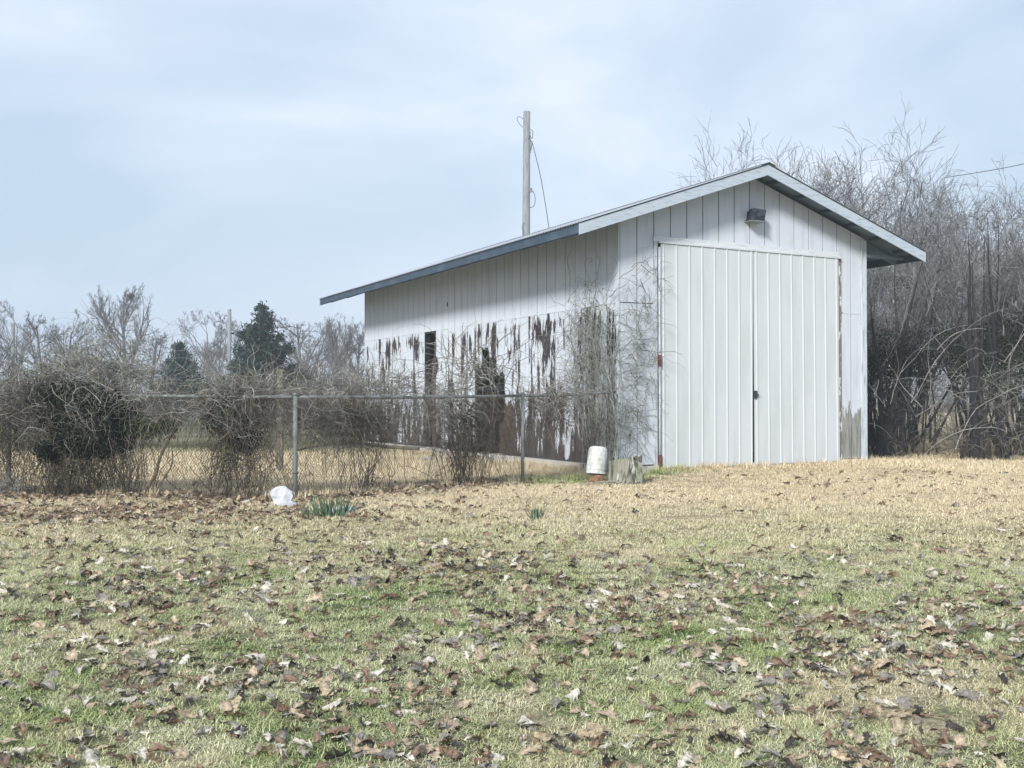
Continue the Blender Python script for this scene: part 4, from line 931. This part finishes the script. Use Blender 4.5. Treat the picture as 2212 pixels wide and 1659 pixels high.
# upright torn sheet
q = P(608, 1090, 11.75); g_ = float(gz(q[0], 11.75))
out2 = [(582, 1062), (590, 1054), (602, 1050), (615, 1051), (622, 1057), (630, 1062), (632, 1072), (629, 1082), (642, 1088), (640, 1093), (620, 1094), (594, 1093), (589, 1080), (583, 1071)]
W_ = np.array([P(x, y, 11.75) for x, y in out2]); W_ -= (q[0], 11.75, W_[:, 2].min() + .0)
V = []; n = len(W_); c_ = W_.mean(0)
for d, sc2 in ((-.025, .93), (-.012, 1.), (.02, 1.), (.03, .92)): V += [tuple(c_ + (p_ - c_) * sc2 + (0, d + random.uniform(-.012, .012) + .25 * (p_[2]), 0)) for p_ in W_]
V.append(tuple(c_ + (0, -.015, 0))); V.append(tuple(c_ + (0, .12, 0))); Fq = [(k * n + i_, k * n + (i_ + 1) % n, (k + 1) * n + (i_ + 1) % n, (k + 1) * n + i_) for k in range(3) for i_ in range(n)]; Ft = [((i_ + 1) % n, i_, 4 * n) for i_ in range(n)] + [(3 * n + i_, 3 * n + (i_ + 1) % n, 4 * n + 1) for i_ in range(n)]
tag(obj('plastic_bag', mesh('plastic_bag', V, [np.array(Fq), np.array(Ft)], False), M['plastic'], None, (q[0], 11.75, g_)), 'upright white plastic bag on the leaves at the foot of the middle fence post', 'plastic bag')
crumple('plastic_scrap', 'crumpled white plastic sheet behind the larger daffodil clump', 742, 1104, 11.35, .13, .09, .075, 3)
crumple('plastic_scrap', 'flat dirty white plastic scrap in the leaves at the left edge', 215, 1136, 10.9, .22, .10, .018, 7)
tag(MB().box((-.28, -.1, 0), (.25, .1, .05), .015).build('concrete_slab', M['conc'], None, loc=(*P(945, 985, 21.3)[:2], float(gz(-1.5, 21)) - .0), rot=(0, 0, .4)), 'small flat concrete slab lying on the grass by the barn foundation', 'slab')

# daffodil clumps
def daff(px, py, Y, n, h, w_, label):
    q = P(px, py, Y); g_ = float(gz(q[0], Y)); t_ = thing('daffodil_clump', label, 'plant', (q[0], Y, g_)); 
    for k in range(n):
        base = np.array([random.uniform(-w_, w_), random.uniform(-.07, .07), -.01]); ln = h * random.uniform(.6, 1.1); d = np.array([base[0] / w_ * .4 + random.uniform(-.25, .25), random.uniform(-.3, .3), 1.]); p = grow(base[None], d[None], ln, 6, .04, 0, .12)[0]
        wd = np.array([.006, .0065, .0065, .006, .005, .001]); sd_ = unit(np.array([random.uniform(-1, 1), random.uniform(-.5, .5), 0])); V = np.vstack([p - sd_ * wd[:, None], p + sd_ * wd[:, None], p + (0, -.0025, 0)]); K = 6
        Q = [(i_, i_ + 1, i_ + 1 + 2 * K, i_ + 2 * K) for i_ in range(K - 1)] + [(i_ + 2 * K, i_ + 1 + 2 * K, i_ + 1 + K, i_ + K) for i_ in range(K - 1)]
        c_ = np.tile(palette(1, [(.055, .125, .075), (.08, .155, .09), (.11, .17, .10)]), (len(V), 1)); obj('leaf_blade', mesh('leaf_blade', V, np.array(Q), False, c_), M['green'], t_)
daff(719, 1122, 10.95, 75, .24, .16, 'largest clump of blue green daffodil leaves in front of crumpled white plastic')
daff(670, 1127, 10.9, 24, .15, .055, 'small daffodil clump just left of the largest one')
daff(1157, 1120, 11.0, 26, .15, .05, 'lone daffodil clump in the dry grass below the barn')

# ------------------------------------------------------------------ grass (geometry-node instances of patches)
def patch(seed, n, h0, h1, size, wdt, flat):
    r_ = np.random.default_rng(seed); b = np.c_[r_.uniform(-size, size, (n, 2)), np.zeros(n)]
    th = r_.random(n) * 2 * np.pi; ln = r_.uniform(h0, h1, n); el_ = np.clip(r_.normal(flat, .35, n), .05, 1.45)
    d = np.stack([np.cos(th) * np.cos(el_), np.sin(th) * np.cos(el_), np.sin(el_)], -1); s_ = np.stack([-np.sin(th), np.cos(th), 0 * th], -1) * (wdt * r_.uniform(.6, 1.3, n))[:, None]
    m1 = b + d * (ln * .55)[:, None]; d2 = d.copy(); d2[:, 2] -= r_.uniform(.1, .9, n); tip = m1 + unit(d2) * (ln * .5)[:, None]; tip[:, 2] = np.maximum(tip[:, 2], .002)
    V = np.stack([b - s_, b + s_, m1 + s_ * .8, m1 - s_ * .8, tip], 1).reshape(-1, 3); k = np.arange(n)[:, None] * 5
    return mesh('grass_patch', V, [k + np.array([[0, 1, 2, 3]]), k + np.array([[3, 2, 4]])])
def grass(name, label, meshes, pts, scl, m):
    """one object: points carrying patches through geometry nodes"""
    me = bpy.data.meshes.new(name); me.vertices.add(len(pts)); me.vertices.foreach_set('co', np.asarray(pts, np.float32).ravel())
    a1 = me.attributes.new('rz', 'FLOAT', 'POINT'); a1.data.foreach_set('value', (rng.random(len(pts)) * 6.283).astype(np.float32))
    a2 = me.attributes.new('sc', 'FLOAT', 'POINT'); a2.data.foreach_set('value', np.asarray(scl, np.float32))
    o = bpy.data.objects.new(name, me); C.objects.link(o); ng = bpy.data.node_groups.new(name, 'GeometryNodeTree')
    ng.interface.new_socket('Geometry', in_out='INPUT', socket_type='NodeSocketGeometry'); ng.interface.new_socket('Geometry', in_out='OUTPUT', socket_type='NodeSocketGeometry')
    nn = ng.nodes.new; gi = nn('NodeGroupInput'); go = nn('NodeGroupOutput'); iop = nn('GeometryNodeInstanceOnPoints'); m2p = nn('GeometryNodeMeshToPoints')
    ng.links.new(gi.outputs[0], m2p.inputs['Mesh']); ng.links.new(m2p.outputs[0], iop.inputs['Points'])
    g2i = nn('GeometryNodeGeometryToInstance')
    for pm in meshes:
        src = bpy.data.objects.new('grass_source', pm); oi_ = nn('GeometryNodeObjectInfo'); oi_.inputs['Object'].default_value = src; ng.links.new(oi_.outputs['Geometry'], g2i.inputs[0])
        pm.materials.append(m)
    ng.links.new(g2i.outputs[0], iop.inputs['Instance']); iop.inputs['Pick Instance'].default_value = True
    rv = nn('FunctionNodeRandomValue'); rv.data_type = 'INT'; rv.inputs[4].default_value = 0; rv.inputs[5].default_value = len(meshes) - 1; ng.links.new(rv.outputs[2], iop.inputs['Instance Index'])
    an = nn('GeometryNodeInputNamedAttribute'); an.data_type = 'FLOAT'; an.inputs[0].default_value = 'rz'; cx = nn('ShaderNodeCombineXYZ'); ng.links.new(an.outputs[0], cx.inputs[2]); ng.links.new(cx.outputs[0], iop.inputs['Rotation'])
    as_ = nn('GeometryNodeInputNamedAttribute'); as_.data_type = 'FLOAT'; as_.inputs[0].default_value = 'sc'; ng.links.new(as_.outputs[0], iop.inputs['Scale'])
    ng.links.new(iop.outputs[0], go.inputs[0]); md = o.modifiers.new('grass', 'NODES'); md.node_group = ng; me.materials.append(m)
    return tag(o, label, 'grass', None, 'stuff')
def lawnpts(y0, y1, step, jit, half=.52, marg=.6):
    pts = []
    y = y0
    while y < y1:
        hw = half * y + marg; x = -hw
        while x < hw:
            xx, yy = x + random.uniform(-jit, jit), y + random.uniform(-jit, jit)
            l = Bm.inverted() @ Vector((xx, yy, 0))
            if not (l.x > -.15 and l.y > -.12 and l.x < BW + .1 and l.y < BL + .15): pts.append((xx, yy, float(gz(xx, yy))))
            x += step
        y += step
    return np.array(pts)
pn = lawnpts(3.4, 9.5, .20, .09); grass('lawn_grass', 'short winter lawn grass, green and straw, under the fallen leaves', [patch(s, 900, .014, .042, .17, .0013, .38) for s in range(5)], pn, rng.uniform(.8, 1.35, len(pn)), M['grass'])
pm_ = lawnpts(9.4, 17.5, .26, .12); grass('lawn_grass', 'dry straw coloured lawn in front of the barn and fence', [patch(s + 10, 520, .022, .055, .22, .0022, .45) for s in range(4)], pm_, rng.uniform(.75, 1.25, len(pm_)), M['grass'])
pf = lawnpts(17.4, 30, .42, .2); grass('field_grass', 'tan field grass behind the chain link fence', [patch(s + 20, 380, .04, .10, .32, .0038, .7) for s in range(3)], pf, rng.uniform(.7, 1.3, len(pf)), M['grass'])

wp_ = []
for k in range(260):
    u = random.random(); side = random.random()
    if side < .45: l = bw(random.uniform(-.25, -.08), u * 9, 0)
    elif side < .75: l = bw(random.uniform(-.1, BW + .2), random.uniform(-.28, -.07), 0)
    else: k2 = random.randint(0, 3); q_ = FP_[k2] * (1 - u) + FP_[k2 + 1] * u; l = (q_[0] + random.gauss(0, .05), q_[1] + random.gauss(0, .10))
    wp_.append((l[0], l[1], float(gz(l[0], l[1]))))
wp_ = np.array(wp_)
grass('weeds', 'taller weeds and grass tufts along the barn foundation and the fence line', [patch(s + 40, 90, .05, .16, .10, .0028, .95) for s in range(4)], wp_, rng.uniform(.5, 1.25, len(wp_)), M['grass'])['category'] = 'weeds'

# ------------------------------------------------------------------ fallen oak leaves
def oakleaf(seed, col):
    """lobed, curled leaf about 11 cm long, stalk included; base in the middle"""
    r_ = np.random.default_rng(seed); L_ = .11; Wd = .042 * r_.uniform(.75, 1.2); n = 5
    us = np.array([0, .10, .22, .30, .40, .53, .60, .70, .82, .90, 1.0]); hw = np.array([.06, .30, .78, .32, .36, 1.0, .42, .36, .74, .38, .04])
    kr = r_.choice([-1, 1]) * r_.uniform(6, 62); kx = r_.normal(0, 9); tw = r_.normal(0, 8); ph = r_.uniform(0, 6)
    sh = r_.uniform(.75, 1.2, (2, len(us))); V = []; sn = r_.uniform(.9, 1.9); hw = np.array([h if i in (0, 2, 5, 8, 10) else min(h * sn, .8) for i, h in enumerate(hw)])
    for i, u in enumerate(us):
        lobe = 1 if i in (2, 5, 8) else 0
        for s in (-1, -.5, 0, .5, 1):
            w_ = s * hw[i] * Wd * sh[0 if s < 0 else 1][i]; x = (u - .5) * L_ + .016 * lobe * abs(s) ** 1.5
            k = kr * (1 + .5 * math.sin(u * 5 + ph)); y = math.sin(k * w_) / k; z = (1 - math.cos(k * w_)) / k
            z += .5 * kx * x * x + tw * x * y + .004 * math.sin(11 * u + s * 4 + ph) * abs(s) + r_.normal(0, .0012)
            V.append((x, y, z))
    Q = [(i * 5 + j, i * 5 + j + 1, (i + 1) * 5 + j + 1, (i + 1) * 5 + j) for i in range(2 * n) for j in range(4)]
    b0 = len(V); V += [(-L_ / 2, -.0012, V[2][2]), (-L_ / 2, .0012, V[2][2]), (-L_ / 2 - .03, 0, V[2][2] + r_.normal(0, .006))]
    V = np.array(V); V[:, 2] -= np.percentile(V[:, 2], 12); cc = np.array(col)[None] * r_.uniform(.85, 1.15, (len(V), 1)); mids = np.arange(2, b0, 5); cc[mids] *= 1.25
    return V, Q, (b0, b0 + 1, b0 + 2), cc
LC = {'pale': (.54, .50, .42), 'tan': (.40, .32, .22), 'brown': (.21, .14, .095), 'dark': (.05, .04, .036), 'grey': (.24, .22, .19)}
LL = []
for kname, nv in (('pale', 5), ('tan', 4), ('brown', 5), ('dark', 4), ('grey', 3)):
    for s in range(nv): LL.append((kname, *oakleaf(100 + len(LL), LC[kname])))
def mdl(V, Q, T, c): return mesh('fallen_leaf', V, [np.array(Q), np.array([T])], False, c)
# where leaves lie
def density(x, y):
    n_ = .5 + .5 * math.sin(x * 1.7 + 1.1 * math.sin(y * 1.3)) * math.sin(y * 1.9 + 1.3 * math.sin(x * .9 + 2))
    d = (1 - sstep(7.5, 10.6, y + .8 * math.sin(x * .8))) * (.32 + 1.2 * n_ ** 2)
    # drifts along the fence foot and left of the white bag
    best = 9
    for k in range(3):
        a0, a1 = FP_[k], FP_[k + 1]; u = np.clip(np.dot((x, y) - a0, a1 - a0) / np.dot(a1 - a0, a1 - a0), 0, 1); best = min(best, np.linalg.norm((x, y) - (a0 * (1 - u) + a1 * u)))
    fd = math.exp(-(best / .45) ** 2) * 2.6 * (1 if x < -.2 else .15); fd += math.exp(-((x + 4.2) / 2.6) ** 2 - ((y - 11.3) / .75) ** 2) * 1.7
    return float(d) + fd + .045
leaves = []
tries = 0; 
yy_ = rng.random(60000); Ys = np.sqrt(3.9 ** 2 + yy_ * (17 ** 2 - 3.9 ** 2)); Xs = (rng.random(60000) * 2 - 1) * (.50 * Ys + .3)
DM = 50 * 1.0
area = .5 * (17 ** 2 - 3.9 ** 2) * 1.02; base_d = 60000 / area
acc = rng.random(60000)
for x, y, a_ in zip(Xs, Ys, acc):
    if a_ < density(x, y) * 170 / base_d:
        l = Bm.inverted() @ Vector((x, y, 0))
        if l.x > -.1 and l.y > -.1: continue
        leaves.append((x, y))
leaves = sorted(leaves, key=lambda p_: p_[1])
meshes_ = {}
Vb = []; Qb = []; Tb = []; Cb = []; nb = 0
# random choice weights: more pale and brown, fewer dark
wts = np.array([{'pale': .7, 'tan': 1.4, 'brown': 1.1, 'dark': .8, 'grey': 1.1}[l_[0]] for l_ in LL]); wts /= wts.sum()
ndone = 0
for (x, y) in leaves:
    li = int(rng.choice(len(LL), p=wts))
    if y > 9.5 and LL[li][0] in ('pale', 'grey') and rng.random() < .75: li = int(rng.integers(9, 14))
    kname, V, Q, T, cc = LL[li]; s = .36 + .72 * rng.random() ** 1.3
    rot = Matrix.Rotation(rng.uniform(0, 6.28), 3, 'Z') @ Matrix.Rotation(rng.normal(0, .35), 3, 'X') @ Matrix.Rotation(rng.normal(0, .32), 3, 'Y')
    if rng.random() < .3: rot = rot @ Matrix.Rotation(math.pi, 3, 'X')
    z = float(gz(x, y)) + .012 + rng.uniform(0, .016)
    inview = abs(x) < .47 * y and y > 4.45
    if ndone < 300 and inview:
        if li not in meshes_: meshes_[li] = mdl(V, Q, T, cc)
        o = obj('fallen_leaf', meshes_[li], M['deadleaf']); o.matrix_world = Matrix.LocRotScale(Vector((x, y, z)), rot.to_quaternion(), Vector((s, s, s)))
        o['label'] = {'pale': 'pale curled oak leaf lying on the near grass', 'tan': 'tan curled oak leaf lying on the near grass', 'brown': 'reddish brown oak leaf lying on the near grass', 'dark': 'dark shrivelled oak leaf lying on the near grass', 'grey': 'dull grey oak leaf lying on the near grass'}[kname]
        o['category'] = 'leaf'; o['group'] = f'{kname} fallen oak leaves in the foreground'; ndone += 1
    else:
        W = (V * s) @ np.array(rot).T + (x, y, z); Vb.append(W); Qb.append(np.array(Q) + nb); Tb.append(np.array([T]) + nb); Cb.append(cc * rng.uniform(.8, 1.2)); nb += len(V)
tag(obj('leaf_litter', mesh('leaf_litter', np.vstack(Vb), [np.vstack(Qb), np.vstack(Tb)], False, np.vstack(Cb)), M['deadleaf']), 'brown oak leaves scattered over the lawn and drifted along the fence', 'leaf litter', None, 'stuff')
print('leaves', len(leaves))
